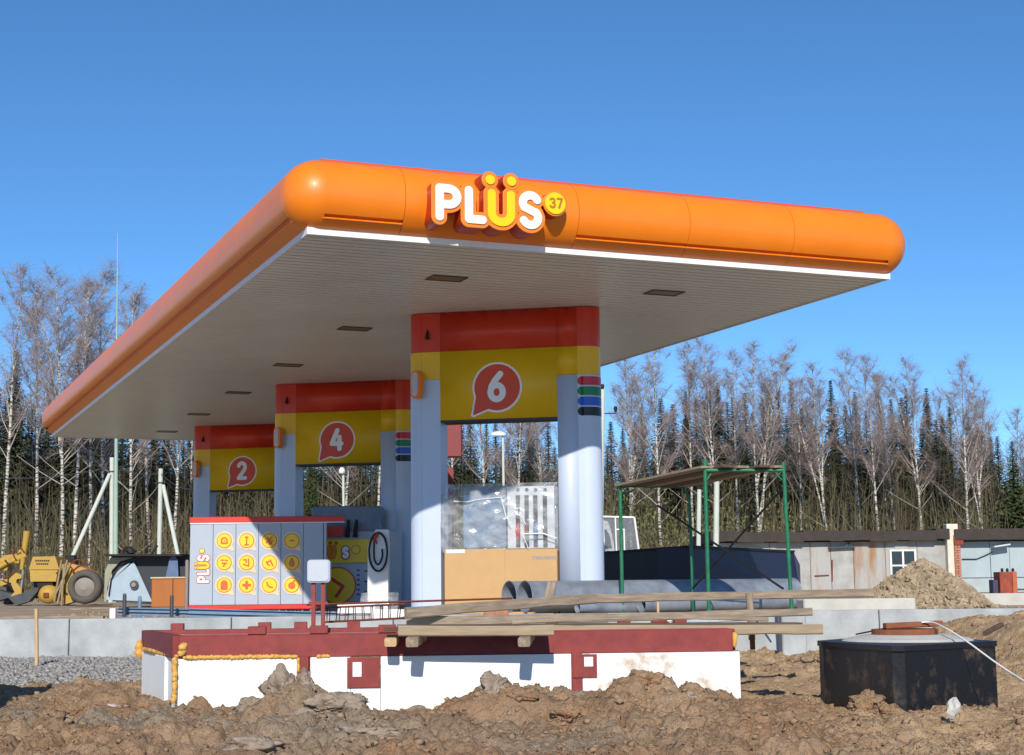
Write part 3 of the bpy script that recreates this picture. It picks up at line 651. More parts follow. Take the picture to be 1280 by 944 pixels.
# steel behind the boards
def red(p,q,w,h,nm='steel_beam',m_=steel_red): b=B(); b.beam(p,q,w,h,bev=.004); return b.build(nm,m_,bx)
i0=-fn*.09
red(F0+i0+UZ*-.105-fx*.0,F1+i0+UZ*-.105-fx*.12,.12,.21); red(F0+i0-fn*.012+UZ*.004+fx*.03,F1+i0-fn*.012+UZ*.004-fx*.15,.09,.012,'beam_flange',mat('red_flange',(150,66,62),.6,0,.1,6))
red(F0+i0-UZ*.2+fn*.03,F1+i0-UZ*.2+fn*.03-fx*.12,.04,.03)
for a,c,z0 in((373,386,-.95),(716,727,-.95)): 
    b=B(); b.box((0,0,0),(1,1,1)) if 0 else None
    m0=(fp(a)+fp(c))/2; red(F0+fx*m0+i0+fn*.05+UZ*z0,F0+fx*m0+i0+fn*.05+UZ*-.2,.1,fp(c)-fp(a),'steel_post')
for a,c,z0,z1,wa,wc,wz0,wz1 in((434,475,-.505,-.22,441,452,-.40,-.265),(716,746,-.44,-.22,730,741,-.335,-.245)):
    m0=(fp(a)+fp(c))/2; b=B(); b.beam(F0+fx*fp(a)+fn*.012+UZ*(z0+z1)/2,F0+fx*fp(c)+fn*.012+UZ*(z0+z1)/2,.012,z1-z0); pl=b.build('steel_plate',steel_red,bx)
    b=B(); b.beam(F0+fx*fp(wa)+fn*.022+UZ*(wz0+wz1)/2,F0+fx*fp(wc)+fn*.022+UZ*(wz0+wz1)/2,.006,wz1-wz0); b.build('foam_patch',foam_w,pl)
red(F0+i0*1+lx*.06+UZ*-.105,K0+UZ*-.105-ln*.08,.12,.21); red(K0+fx*.05+UZ*-.1,K1+UZ*-.1,.12,.2); red(F1-fx*.14+UZ*-.105+Vector((0,.15,0)),K1+UZ*-.105,.12,.21)
b=B(); b.plate([F0+Vector((.12,.16,-.05)),F1+Vector((-.22,.16,-.05)),K1+Vector((-.1,-.08,-.05)),K0+Vector((.12,-.08,-.05))],(0,0,-.1)); b.build('concrete_fill',conc_l,bx)
for px in(320,398,484): 
    s=fp(px); b=B(); b.beam(F0+i0+fx*(s-.085)+UZ*.045,F0+i0+fx*(s+.085)+UZ*.045,.1,.075,bev=.004); b.build('lug',steel_red,bx)
for px in(222,331,376,442,520,600,690,780,850):
    P=atplane(px,780,K0,Vector((K1.y-K0.y,-(K1.x-K0.x),0)).normalized()); d=(K1-K0).normalized(); P.z=.03; b=B(); b.beam(P-d*.07,P+d*.07,.1,.08,bev=.004); b.build('lug',steel_red,bx)
# left face boards with open joints
for t0,t1,o_ in((.03,.62,.0),(.64,1.26,.03),(1.28,2.35,.0)):
    b=B(); b.beam(F0+lx*t0+ln*(-.03+o_)+UZ*(ZT-.36),F0+lx*t1+ln*(-.03+o_)+UZ*(ZT-.36),.05,.72,bev=.003); b.build('foam_board',foam_w,bx)
# spray foam beads
def bead(pts,r0,nm='spray_foam',seed=1):
    rr=random.Random(seed); b=B()
    for i in range(len(pts)-1):
        p,q=Vector(pts[i]),Vector(pts[i+1]); n=max(1,int((q-p).length/(r0*1.0)))
        n=max(3,n*2); P_=[p.lerp(q,k/n)+Vector([rr.uniform(-.25,.25)*r0 for _ in range(3)]) for k in range(n+1)]
        b.tube(P_,[r0*(.5 if k in(0,n) else rr.uniform(.75,1.1)) for k in range(n+1)],9)
    b.build(nm,foam_y,bx)
bead([F0+UZ*(ZT+.015)+fx*.05+fn*.01,F0+fx*fp(371)+UZ*(ZT+.012)+fn*.0],.022,seed=1)
bead([F0+fx*fp(373)+UZ*(ZT+.0)+fn*.012,F0+fx*fp(373)+UZ*(-.35)+fn*.01],.014,seed=2)
bead([F0-fx*.035+UZ*(ZT+.02)+fn*.0,F0-fx*.035+UZ*-.62],.028,seed=3)
bead([F0+fx*.02+UZ*(ZT+.03)-fn*.02,F0+fx*.05+UZ*-.06-fn*.035],.04,seed=4)
bead([K0+Vector((.03,-.16,-.30)),K0+Vector((.04,-.16,-.12))],.05,seed=5)
bead([F1-fx*.1+UZ*-.17-fn*.06,F1-fx*.09+UZ*-.04-fn*.10],.03,seed=6)
bead([F0+fx*fp(396)+UZ*(ZT+.01),F0+fx*fp(412)+UZ*(ZT+.01)],.018,seed=8)
bead([F0+lx*.1+ln*.0+UZ*(ZT+.02),F0+lx*2.2+ln*.0+UZ*(ZT+.02)],.022,seed=9)
# ================================================================ PLANKS AND STUBS
def plank(p,q,w,h,label,m_=wood,name='plank',group=None,cat='plank',n=7,sag=.0,seed=0):
    p=Vector(p);q=Vector(q); x=(q-p).normalized(); y=UZ.cross(x).normalized(); z=x.cross(y); rr=random.Random(seed+int(p.x*100)); b=B(); L=(q-p).length
    vs=[]
    for i in range(n+1):
        c=p.lerp(q,i/n)-UZ*sag*math.sin(PI*i/n)+z*rr.uniform(-.004,.004); ww=w/2*(1+rr.uniform(-.03,.03)); hh=h/2*(1+rr.uniform(-.06,.06))
        k=min(.012,hh*.3)
        for (a,d) in((-ww+k,-hh),(ww-k,-hh),(ww,-hh+k),(ww,hh-k),(ww-k,hh),(-ww+k,hh),(-ww,hh-k),(-ww,-hh+k)): vs.append(c+y*a+z*d)
    fs=[(i*8+k,i*8+(k+1)%8,(i+1)*8+(k+1)%8,(i+1)*8+k) for i in range(n) for k in range(8)]
    fs=[f[::-1] for f in fs]+[tuple(range(8)),tuple(range(n*8+7,n*8-1,-1))]
    mp=(p+q)/2; R=Matrix((x,y,z)).transposed(); Ri=R.inverted()
    me=bpy.data.meshes.new(name); me.from_pydata([tuple(Ri@(v-mp)) for v in vs],[],fs); bm=bmesh.new(); bm.from_mesh(me); bmesh.ops.recalc_face_normals(bm,faces=bm.faces[:]); bm.to_mesh(me); bm.free(); me.materials.append(m_)
    o=bpy.data.objects.new(name,me); o.matrix_world=Matrix.Translation(mp)@R.to_4x4(); COL.objects.link(o); WL[o]=mp; return tag(o,label,cat,group)
plank(at(507,766,16.6),at(745,748,18.0),.06,.115,'left length of the top sloping grey rail of the plank barrier',seed=1)
plank(at(722,749,18.06),at(1092,741,18.9),.05,.10,'right length of the top rail running towards the rubble heap',seed=2)
plank(at(508,777,16.9),at(760,772,17.0),.06,.10,'left length of the middle rail of the plank barrier',seed=3)
plank(at(735,773,17.05),at(1015,765,17.3),.05,.085,'right length of the middle rail of the plank barrier',seed=4)
plank(at(498,789,14.72),at(692,788,14.76),.06,.098,'short left length of the lowest rail, resting on the jutting stubs',mat('sunbleached_plank',(160,142,116),.85,0,.2,3,bump=.003,bscale=9,stretch=(1,9,9)),seed=15,n=4)
plank(at(686,788,15.36),at(1028,787,15.75),.05,.098,'lowest long pale plank lying along the red steel beam',mat('sunbleached_plank',(160,142,116),.85,0,.2,3,bump=.003,bscale=9,stretch=(1,9,9)),seed=5,n=10)
plank(at(497,784,15.5),at(1000,781,15.9),.2,.05,'flat board under the lowest rail on top of the red frame',woodd,seed=6)
plank(at(640,778,16.6),at(960,774,16.8),.05,.05,'thin warped batten between the middle and lowest rails',wood,seed=7,sag=-.04)
b=B()
for i,(a,c,da,dc,lb) in enumerate(((533,515,15.5,14.62,'second wooden stub jutting over the white board, left of middle'),(664,655,15.5,14.62,'wooden stub jutting over the white board near the red post'),(492,488,15.3,14.8,'leftmost wooden stub jutting out at the end of the rails'))):
    p=at(a,791 if i<2 else 797,da);q=at(c,803,dc); plank(p,q,.115,.085,lb,wood_y if i==2 else wood,'timber_stub',n=2,seed=20+i,cat='timber')
_p=at(481,790,14.9);_q=at(686,790,14.95)
plank((_p.x,14.9,.05),(_q.x,14.95,.05),.28,.025,'short dark board laid over the stubs below the rails',woodd,seed=31)
p=at(940,800,17.9); plank(p,(p.x-.02,p.y,.33),.07,.075,'upright post of the plank barrier right of the white boards',wood,'timber_post',n=2,cat='post')
plank((p.x+.02,p.y+.1,-.3),at(940,790,17.7)+UZ*.02,.06,.03,'short cleat at the foot of the barrier post',woodd,'timber_cleat',n=2)
p=at(658,745,19.5); plank((p.x,p.y,-.05),(p.x+.0,p.y,.29),.03,.03,'thin upright batten behind the rails',wood_y,'timber_batten',n=2) if 0 else None
plank(at(822,758,19.5)-UZ*.12,at(822,748,19.5),.03,.03,'thin pale upright batten between the rails under the scaffold',wood_y,'timber_batten',n=2)
plank(at(685,752,20.3),at(690,728,20.5),.12,.03,'short board leaning on the steel pipes',wood,'leaning_board',n=2)
p=at(46,824,21.5); plank((p.x,p.y,-.56),at(45.5,761,21.5),.045,.045,'thin pale wooden stake standing in the gravel at far left',wood_y,'survey_stake',n=3,cat='stake')
plank(at(104,868,15.6),at(155,889,14.9),.06,.035,'thin whitish batten sticking out of the dirt at left',mat('pale_batten',(206,194,190),.7),'batten',n=3)
plank(at(154,888,15.2),at(160,874,15.3),.04,.03,'tiny pale wood splinter beside the left board face',wood_y,'wood_splinter',n=2)
# ================================================================ BLACK TANK
tk=thing('buried_tank','black bitumen coated concrete tank head with rusty lid in the dirt at right','tank',(3.7,15,-.7))
cor=[(2.93,15.25),(2.93,15.05),(3.30,13.86),(3.40,13.82),(4.46,14.70),(4.44,14.95),(4.0,16.1),(3.65,16.2)]
def inset(c,k): cx=sum(p[0] for p in c)/len(c);cy=sum(p[1] for p in c)/len(c); return [(cx+(p[0]-cx)*k,cy+(p[1]-cy)*k) for p in c]
b=B(); b.prism(cor,-1.05,-.165); b.build('tank_wall',bitumen,tk)
b=B(); b.prism(inset(cor,1.02),-.163,-.115); b.build('tank_rim',mat('bitumen_rim',(18,18,22),.45,0,.2,6,bump=.004,bscale=14),tk)
ccx,ccy=3.72,15.0
b=B(); n=28; vs=[]
for j,(r_,z) in enumerate(((.60,-.112),(.56,-.09),(.38,-.055),(.0,-.055))):
    for i in range(n): a=2*PI*i/n; vs.append((ccx+r_*math.cos(a)*1.02,ccy+r_*math.sin(a)*1.05,z))
b.add(vs,[(j*n+i,j*n+(i+1)%n,(j+1)*n+(i+1)%n,(j+1)*n+i) for j in range(3) for i in range(n)]); b.build('concrete_cap',conc_l,tk)
b=B(); vs=[]
for i in range(24): a=2*PI*i/24; vs.append((ccx-.02+.31*math.cos(a),ccy+.29*math.sin(a)))
b.prism(vs,-.053,-.005); hl=b.build('hatch_lid',rust_lid,tk)
for (x0,x1,y,z) in((-.25,.1,-.17,.03),(.08,.33,-.05,.035),(-.1,.3,.15,.02)):
    b=B(); b.beam((ccx+x0,ccy+y,z),(ccx+x1,ccy+y+.05,z+.01),.09,.05,bev=.006); b.build('hatch_hinge',rust_lid,hl)
pts=[at(1145,779,14.9),at(1165,778,14.85),at(1185,787,14.5),at(1210,803,14.2),at(1240,825,13.9),at(1262,840,13.7),at(1283,853,13.4),at(1330,880,12.9)]
def smooth(P,n=5):
    out=[]
    for i in range(len(P)-1):
        p0=P[max(i-1,0)];p1=P[i];p2=P[i+1];p3=P[min(i+2,len(P)-1)]
        for k in range(n):
            t=k/n; out.append(.5*((2*p1)+(p2-p0)*t+(2*p0-5*p1+4*p2-p3)*t*t+(-p0+3*p1-3*p2+p3)*t**3))
    return out+[P[-1]]
b=B(); b.tube(smooth([Vector(p) for p in pts]),.0085,6); b.build('white_cable',cable_m,None,pts[2],label='white cable running off the tank lid to the right',cat='cable')
b=B(); b.tube(smooth([at(1070,793,15.2),at(1095,788,15.0),at(1120,783,14.95),at(1150,779,14.92)]),.008,6); b.build('dark_cable',hose_m,None,at(1100,787,15),label='thin dark cable lying across the tank cap',cat='cable')
plank(at(1231,792,17.2),at(1252,781,17.6),.05,.05,'short dark wooden stick poking from the dirt right of the tank',woodd,'stick',n=2)
# ================================================================ JUNCTION BOX, REBAR, BLUE BEAMS
jb=thing('junction_box','pale grey junction box on two red steel posts behind the foundation box','junction box',(-2.1,17,0))
c=at(399,714,17.0)
def rsq(c,h,r,y): return [Vector((c.x+sx_*(h-r)+r*math.cos(math.radians(a0+t)),y,c.z+sz_*(h-r)+r*math.sin(math.radians(a0+t)))) for sx_,sz_,a0 in((1,1,0),(-1,1,90),(-1,-1,180),(1,-1,270)) for t in(0,30,60,90)]
b=B(); b.plate(rsq(c,.122,.035,c.y-.06),(0,.12,0)); b.build('box_body',mat('grey_plastic',(172,178,188),.45,0,.03,5),jb)
b=B(); b.plate(rsq(c,.108,.03,c.y-.075),(0,.016,0)); b.build('box_lid',mat('grey_plastic_lid',(182,188,196),.45,0,.03,5),jb)
for px in(392,404):
    p=at(px,728,17.0); b=B(); b.beam((p.x,p.y,-.1),(p.x,p.y,p.z+.03),.042,.042); b.build('post',steel_red,jb)
b=B(); b.beam(at(386,754,17),at(410,754,17),.03,.03); b.build('cross_bar',steel_red,jb)
rc=thing('rebar_cage','long rusty rebar cage lying on the ground beside the junction box','rebar cage',(-1.4,18,0))
P0=at(404,778,17.6);P1=at(503,773,18.2);dz=Vector((.01,.01,.16)); dy=Vector((.01,.20,0))
for i,of in enumerate((Vector(),dz,dy,dz+dy)):
    b=B(); b.tube([P0+of,P1+of],.012,6); b.build('long_bar',rust,rc)
for k in range(9):
    p=P0.lerp(P1,(k+.4)/9); j_=Vector((random.uniform(-.02,.02),0,random.uniform(-.008,.008))); b=B(); b.tube([p,p+dz*.98+j_,p+dz+dy+j_*1.5,p+dy+j_*.4,p],.006,5); b.build('stirrup',rust,rc)
b=B(); b.tube([at(384,756,18.2),at(640,748,19.6)],.014,6); b.build('rebar_rod',rust,None,at(500,752,19),label='long rusty rod lying level above the rebar cage',cat='rod')
for i,(a,c,d,h,lb) in enumerate((((148,764),(345,768),24.2,.10,'far blue steel beam lying along the left yard edge'),((236,766),(424,771),23.9,.12,'nearer blue steel beam in front of the icon sign'),((425,768),(478,760),24.5,.1,'short blue beam end beside the rebar cage'),((150,774),(330,775),23.75,.05,'thin blue beam resting on the concrete wall edge'))):
    p=at(*a,d);q=at(*c,d); b=B(); b.beam(p,q,.10,h*.18); 
    u=Vector((0,0,h/2)); b.beam(p+u,q+u,.10,.012); b.beam(p-u,q-u,.10,.012); b.beam(p,q,.012,h); b.build('steel_beam',blue_b,None,(p+q)/2,label=lb,cat='beam')
for i,(px,y0,d,m_,lb) in enumerate(((156,742,24.0,dgrey,'dark short iron rod standing in the yard edge, left of the other rod'),(175,745,24.6,blue_b,'short blue grey post at the yard edge left of the brown cabinet'),(215,744,23.8,dgrey,'dark iron rod standing before the brown cabinet'),(234,700,25.5,mat('grey_wood',(140,128,120),.8),'grey wooden post at the left end of the icon sign'))):
    p=at(px,y0,d); b=B(); b.tube([(p.x,p.y,-.1),(p.x,p.y,p.z-.03),p],[.03,.03,.022],7); b.build('short_post',m_,None,(p.x,p.y,0),label=lb,cat='post')
b=B(); p=at(141,768,24.0); b.box((p.x,p.y,.06),(.09,.06,.2),None,.01); b.build('white_peg',foam_w,None,p,label='small white peg on the sandy yard edge at left',cat='peg')
# scrap around the sign
rr=random.Random(5)
for i,(px,py,w,h,m_,lb) in enumerate(((275,768,.28,.09,conc_l,'pale broken block below the left half of the icon sign'),(305,768,.3,.1,foam_w,'white foam offcut below the middle of the icon sign'),(360,770,.22,.06,dgrey,'dark scrap piece below the right half of the icon sign'),(448,761,.5,.12,foam_w,'white foam offcut seen through the rebar cage'),(490,768,.55,.12,foam_w,'long white offcut to the right of the rebar cage'),(900,773,1.2,.09,mat('grey_sheet',(190,200,206),.4,.2,.2,6),'crumpled shiny sheet between the rails under the scaffold'),(858,774,.55,.05,foam_w,'thin white offcut between the rails left of the crumpled sheet'),(620,765,.3,.1,brick_m,'reddish brick scrap under the top rail'),(825,776,.2,.06,steel_red,'small red steel offcut between the rails'))):
    d=24.3 if px<420 else (19.2 if px<560 or px>700 else 19.0); p=at(px,py,d); b=B(); b.box(p,(w,.16,h),Matrix.Rotation(rr.uniform(-.3,.3),3,'Z')@Matrix.Rotation(rr.uniform(-.05,.05),3,'Y'),.01)
    b.build('offcut' if m_ is foam_w else 'scrap_piece',m_,None,p,label=lb,cat='scrap')
# ================================================================ ICON SIGN
D=32.0; sx=Vector((1,.02,0)).normalized(); SO=at(237,758,D)
def sp(px,py): P=atplane(px,py,SO,Vector((sx.y,-sx.x,0))); return (P-SO).dot(sx),P.z
isg=thing('icon_sign','grey white sign board with twelve round yellow service icons and vertical PLÜS','sign',(SO.x,SO.y,0))
xL=sp(237,700)[0]; xR=sp(404,700)[0]; zb=sp(300,756)[1]; zt=sp(300,654)[1]; zcap=sp(300,646)[1]
cols_=[sp(px,700)[0] for px in(237,266,294.5,323,351,379,404)]
ny=Vector((-sx.y,sx.x,0))
for i in range(6):
    a,c=cols_[i]+.004,cols_[i+1]-.004; b=B(); b.beam(SO*1+sx*a-UZ*SO.z+UZ*(zb+zt)/2+ny*.05,SO+sx*c-UZ*SO.z+UZ*(zb+zt)/2+ny*.05,.1,zt-zb,bev=.004); b.build('panel',sign_w,isg)
so=SO-UZ*SO.z
b=B(); b.beam(so+sx*xL+UZ*(zb+zt)/2+ny*.12,so+sx*xR+UZ*(zb+zt)/2+ny*.12,.04,zt-zb); b.build('backing',dark,isg)
xc=sp(431,650)[0]
for z0,z1,m_,nm,xe in((zt+.005,zcap,sign_r,'top_band',xc),(zb-.10,zb-.005,sign_r,'bottom_band',xR)):
    b=B(); b.beam(so+sx*(xL-.01)+UZ*(z0+z1)/2+ny*.06,so+sx*xe+UZ*(z0+z1)/2+ny*.06,.16,z1-z0,bev=.01); b.build(nm,m_,isg)
b=B(); b.beam(so+sx*(xL)+UZ*(zt+.0)-ny*.012,so+sx*xc+UZ*(zt)-ny*.012,.012,.018); b.build('white_strip',white,isg)
b=B(); b.beam(so+sx*(xR+.01)+UZ*(zb+zt)/2+ny*.09,so+sx*(xR+.06)+UZ*(zb+zt)/2+ny*.09,.18,zt-zb-.02); b.build('side_return',sign_w,isg)
icons={
 0:[arc(0,0,.3,.28,0,360,14),[(0,0),(.01,0)],[(-.3,-.25),(.3,-.25)]],1:[[(0,-.4),(0,.25)],[(-.18,-.42),(.18,-.42)],[(-.12,.36),(.12,.36)]],2:[[(-.3,-.2),(0,.1),(.25,.35)],[(.25,-.35),(-.05,0),(-.25,.3)],[(0,-.3),(.3,0)]],3:[[(-.2,0),(.2,0)]],
 4:[[(-.3,.25),(-.1,.25)],[(.1,.25),(.3,.2)],[(-.2,-.05),(.25,-.05)],[(-.1,-.35),(.05,-.2)]],5:[[(-.3,.3),(-.05,.3),(-.05,.05)],[(.2,.35),(.2,-.35)],[(-.3,-.15),(.05,-.3)]],6:[[(-.3,0),(-.3,.1)],arc(0,-.05,.2,.2,0,270,10),[(.1,.25),(.35,-.3)]],7:[[(0,.42),(-.2,0)]+arc(0,-.1,.22,.24,180,360,8)+[(0,.42)],[(0,-.1),(0,0)]],
 8:[[(-.22,-.35),(-.22,.2),(.22,.2),(.22,-.35),(-.22,-.35)],[(0,-.3),(0,.15)],[(-.1,-.3),(-.1,.35)],[(.1,-.3),(.1,.35)]],9:[[(-.32,0),(.32,0)],[(0,-.32),(0,.32)]],10:[[(-.25,.28),(-.2,.0),(.05,-.2),(.3,-.22)]],11:[arc(0,-.05,.3,.28,0,360,16),arc(0,-.05,.12,.11,0,360,10),[(.1,.3),(.25,.42)]]}
y_=mat('badge_yellow',(252,206,40),.4,0,.04,4); ol=mat('badge_rim',(240,200,160),.4); ob_=mat('badge_ring',(196,128,30),.4); ic=mat('icon_orange',(216,96,52),.4,0,.06,5)
for r_ in range(3):
    for c_ in range(4):
        k=r_*4+c_; x,z=sp([280.5,308.5,337,365][c_],[676,703.5,731.5][r_]); R=.165
        st=[([(x,z)],R),([(x+.07,z-.08),(x+.165,z-.185)],[.08,.008])]
        a=shape('icon_badge',st,ol,so,sx,UZ,.0,.012,isg,grow=.02,res=60); shape('badge_ring',[([(x,z)],R-.012)],ob_,so,sx,UZ,.012,.006,a,res=60); shape('badge_face',[([(x,z)],R-.03)],y_,so,sx,UZ,.018,.006,a,res=60)
        shape('icon',[([(x+p[0]*.2,z+p[1]*.2) for p in l],.015 if k not in(9,8) else .028) for l in icons[k]],ic,so,sx,UZ,.024,.006,a,res=60)
x,z=sp(262,722)[0],sp(262,727)[1]; zt_=sp(262,677)[1]; H=.20; cur=z+.0
mg=mat('letter_magenta_edge',(190,90,70),.4)
lx_=x-.03
def vl(ch,z0,col,dx=0,hh=1): 
    gg=glyph(ch,lx_+dx,z0,H,.024,.85,rot=1); r=shape('letter',gg,mg,so,sx,UZ,0,.008,isg,grow=.016,res=70); shape('letter_face',gg,col,so,sx,UZ,.008,.006,r,res=70); return
vl('P',cur,letw); vl('L',cur+.155,letw); vl('U',cur+.28,lety); vl('S',cur+.43,letw)
for dzz in(.30,.355): q=[([(lx_-H-.055,cur+dzz-.02+(.0 if dzz<.32 else .02))],.022)]; r=shape('letter_dot',q,mg,so,sx,UZ,0.002,.008,isg,grow=.012,res=50); shape('dot_face',q,lety,so,sx,UZ,.01,.005,r,res=50)
q=[([(lx_-.1-.03,cur+.62)],.045)]; r=shape('disc',q,mg,so,sx,UZ,0,.008,isg,grow=.012,res=50); shape('disc_face',q,mat('disc_green_yellow',(222,216,96),.4),so,sx,UZ,.008,.005,r,res=50)
# ================================================================ SECOND SIGN AND SHROUDED DISPENSER
D2=33.6; o2=at(404,752,D2); X=Vector((1,0,0)); o2z=Vector((o2.x,o2.y,0))
def s2(px,py): P=at(px,py,D2); return P.x-o2.x,P.z
ds=thing('fuel_dispenser','fuel dispenser behind the icon sign with yellow ÜS front under a grey plastic hood','fuel dispenser',(o2.x,o2.y,0))
def q2(nm,x0,y0,x1,y1,m_,off,th,par=None,bev=.004):
    a=s2(x0,y1);c=s2(x1,y0); b=B(); b.box((o2.x+(a[0]+c[0])/2,o2.y-off+th/2,(a[1]+c[1])/2),(c[0]-a[0],th,c[1]-a[1]),None,bev); return b.build(nm,m_,par or ds)
q2('body',398,664,500,768,mat('body_grey',(170,180,190),.5,0,.05,4),0,.7); yp=q2('yellow_front',398,674,466,704,lety,.02,.018); wp=q2('white_front',398,705,466,752,sign_w,.02,.018)
gg=[]; u0=s2(411.5,690); h2=s2(411,684)[1]-s2(411,696)[1]
um=glyph('U',s2(412,696)[0],s2(412,696)[1],h2,.028,.95)
r=shape('letter',um,mat('sign_redbrown',(196,84,30),.4),o2z,X,UZ,.022,.008,ds,grow=.018,res=70); shape('letter_face',um,mat('amber',(236,150,30),.4),o2z,X,UZ,.03,.005,r,res=70)
for px in(413,420.5): q=[([s2(px,679)],.026)]; shape('letter_dot',q,mat('sign_redbrown',(196,84,30),.4),o2z,X,UZ,.022,.008,ds,grow=.01,res=50)
sm=glyph('S',s2(429.5,697)[0],s2(429,696.5)[1],h2*.95,.034,.85); r=shape('letter',sm,mat('sign_brown',(150,70,60),.4),o2z,X,UZ,.024,.008,ds,grow=.026,res=70); shape('letter_face',sm,letw,o2z,X,UZ,.032,.005,r,res=70)
q=[([s2(445,687)],.085)]; r=shape('disc',q,mat('sign_brown',(150,70,60),.4),o2z,X,UZ,.022,.008,ds,grow=.012,res=50); shape('disc_face',q,lety,o2z,X,UZ,.03,.004,r,res=50); 
cc=s2(422,732); clipc=[([cc],.37)]
r=shape('round_badge',clipc,sign_r,o2z,X,UZ,.022,.006,ds,grow=.03,res=80,cut=[([(cc[0]-.6,cc[1]-.75),(cc[0]+1.2,cc[1]-.75)],.37)]); shape('badge_face',clipc,lety,o2z,X,UZ,.029,.004,r,res=80,cut=[([(cc[0]-.6,cc[1]-.75),(cc[0]+1.2,cc[1]-.75)],.38)])
shape('slash',[([(cc[0]-.28,cc[1]+.24),(cc[0]+.12,cc[1]-.02),(cc[0]-.02,cc[1]-.22)],.035)],sign_r,o2z,X,UZ,.034,.004,r)
for k in range(6): 
    q=[([s2(447,713+6*k),s2(449,713+6*k)],.018)]; shape('print_mark',q,mat('print_blue',(40,60,170),.5),o2z,X,UZ,.022,.004,ds,res=30)
for k in range(3): q=[([s2(456,714+13*k),s2(459,714+13*k)],.012)]; shape('print_mark',q,dark,o2z,X,UZ,.022,.004,ds,res=30)
q2('red_valance',400,658,431,671,sign_r,.12,.1)
# plastic hood: bulging sheet over the top
def shroud(nm,lo_,hi_,mt_,par,seed=1,amp=.05,n=22,open_bottom=True):
    """a rounded loose cover over a box from lo_ to hi_"""
    r=np.random.default_rng(seed); x0,y0,z0=lo_;x1,y1,z1=hi_; b=B(); vs=[];cx,cy=(x0+x1)/2,(y0+y1)/2; hx,hy=(x1-x0)/2,(y1-y0)/2; M_=48
    ph=r.uniform(0,6.28,8)
    for j in range(n+1):
        t=j/n
        for i in range(M_):
            a=2*PI*i/M_; c,s_=math.cos(a),math.sin(a); q=(abs(c)**5+abs(s_)**5)**(-1/5); rx,ry=c*q,s_*q
            if t<.75: z=z0+(z1-z0)*t/.75; k=1
            else: z=z1+.015*math.sin((t-.75)*12); k=math.cos((t-.75)/.25*PI/2)
            wob=1+amp*(math.sin(a*5+ph[0]+z*3)+.6*math.sin(a*11+ph[1]-z*5)+.5*math.sin(z*14+ph[2]+a*3))*(1 if t<.75 else .4)
            vs.append((cx+hx*rx*wob*k,cy+hy*ry*wob*k,z+(.02*math.sin(a*7+ph[3]) if j==0 else 0)))
    b.add(vs,[(j*M_+i,j*M_+(i+1)%M_,(j+1)*M_+(i+1)%M_,(j+1)*M_+i) for j in range(n) for i in range(M_)],True); return b.build(nm,mt_,par)
greyfilm=mat('grey_cover',(112,122,138),.35,0,.2,5,bump=.02,bscale=6)
pz=at(385,634,D2+.4); shroud('plastic_hood',(at(388,660,D2).x,o2.y+.02,s2(400,672)[1]),(at(476,660,D2).x,o2.y+.85,at(430,634,D2+.3).z),greyfilm,ds,3,.03)
for px in(434,444): p=at(px,664,D2-.15); b=B(); b.tube([(p.x,p.y,at(px,672,D2).z),(p.x+.03,p.y,at(px,650,D2).z)],[.06,.03],7); b.build('nozzle',dark,ds)
# ================================================================ AIR UNIT
D3=27.6; p=at(473,750,D3); au=thing('air_pump','slim white air pump with coiled black hose and red nozzle before the columns','air pump',(p.x,p.y,0))
zt_=at(478,662,D3).z; zs=at(462,683,D3).z; w=.36; b=B(); x0=p.x-.19;x1=p.x+.17
b.plate([(x0,p.y,-.02),(x1,p.y,-.02),(x1,p.y,zt_),(x0+.14,p.y,zt_),(x0,p.y,zs)],(0,.36,0)); b.build('body',white,au)
b=B(); b.tube([(p.x+.0+.16*math.cos(t),p.y-.03-.012*(t/6.28),.98*1+at(478,690,D3).z-.98+.335*math.sin(t)) for t in np.linspace(.4,.4+2*PI*2.05,60)],.019,7); b.build('hose',hose_m,au)
cz=at(478,690,D3).z; b=B(); b.tube(smooth([Vector((p.x-.07,p.y-.05,cz+.28)),Vector((p.x-.07,p.y-.06,cz-.1)),Vector((p.x+.0,p.y-.06,cz-.22)),Vector((p.x+.07,p.y-.05,cz-.1)),Vector((p.x+.07,p.y-.05,cz+.05))]),.018,7); b.build('hose',hose_m,au)
b=B(); b.tube([(p.x-.06,p.y-.06,cz+.16),(p.x-.05,p.y-.07,cz+.26),(p.x+.0,p.y-.07,cz+.32)],[.018,.03,.022],8); b.tube([(p.x-.05,p.y-.07,cz+.25),(p.x-.02,p.y-.09,cz+.14)],.014,6); b.build('nozzle',red_p,au)
shroud('wrapped_base',(p.x-.30,p.y-.1,-.02),(p.x+.33,p.y+.5,.33),film,au,8,.06)
# ================================================================ WRAPPED DISPENSER IN GATE 6
gu=Vector((math.cos(GR),math.sin(GR),0)); gv=Vector((-math.sin(GR),math.cos(GR),0)); G0=Vector((-1.76,25.98,0)); TO=G0+gv*.06
def gp(px,py): P=atplane(px,py,TO,gv); return (P-G0).dot(gu),P.z
wd=thing('wrapped_dispenser','new fuel dispenser wrapped in clear film and cardboard between the columns of gate 6','fuel dispenser',tuple(G0+gu*1.5))
def gb(nm,xa,ya,xb,yb,v0,v1,m_,par=None,bev=.006):
    a=gp(xa,yb);c=gp(xb,ya); b=B(); b.beam(G0+gu*a[0]+gv*(v0+v1)/2+UZ*(a[1]+c[1])/2,G0+gu*c[0]+gv*(v0+v1)/2+UZ*(a[1]+c[1])/2,v1-v0,c[1]-a[1],bev=bev); return b.build(nm,m_,par or wd)
gb('carton',557,686,632,768,.0,.56,card); gb('carton',632.6,686,697,768,-.006,.55,card)
gb('tape',666,695,697,699.5,-.012,-.006,film,bev=0)
gb('tape',559,687,582,692,-.01,-.002,white,bev=0)
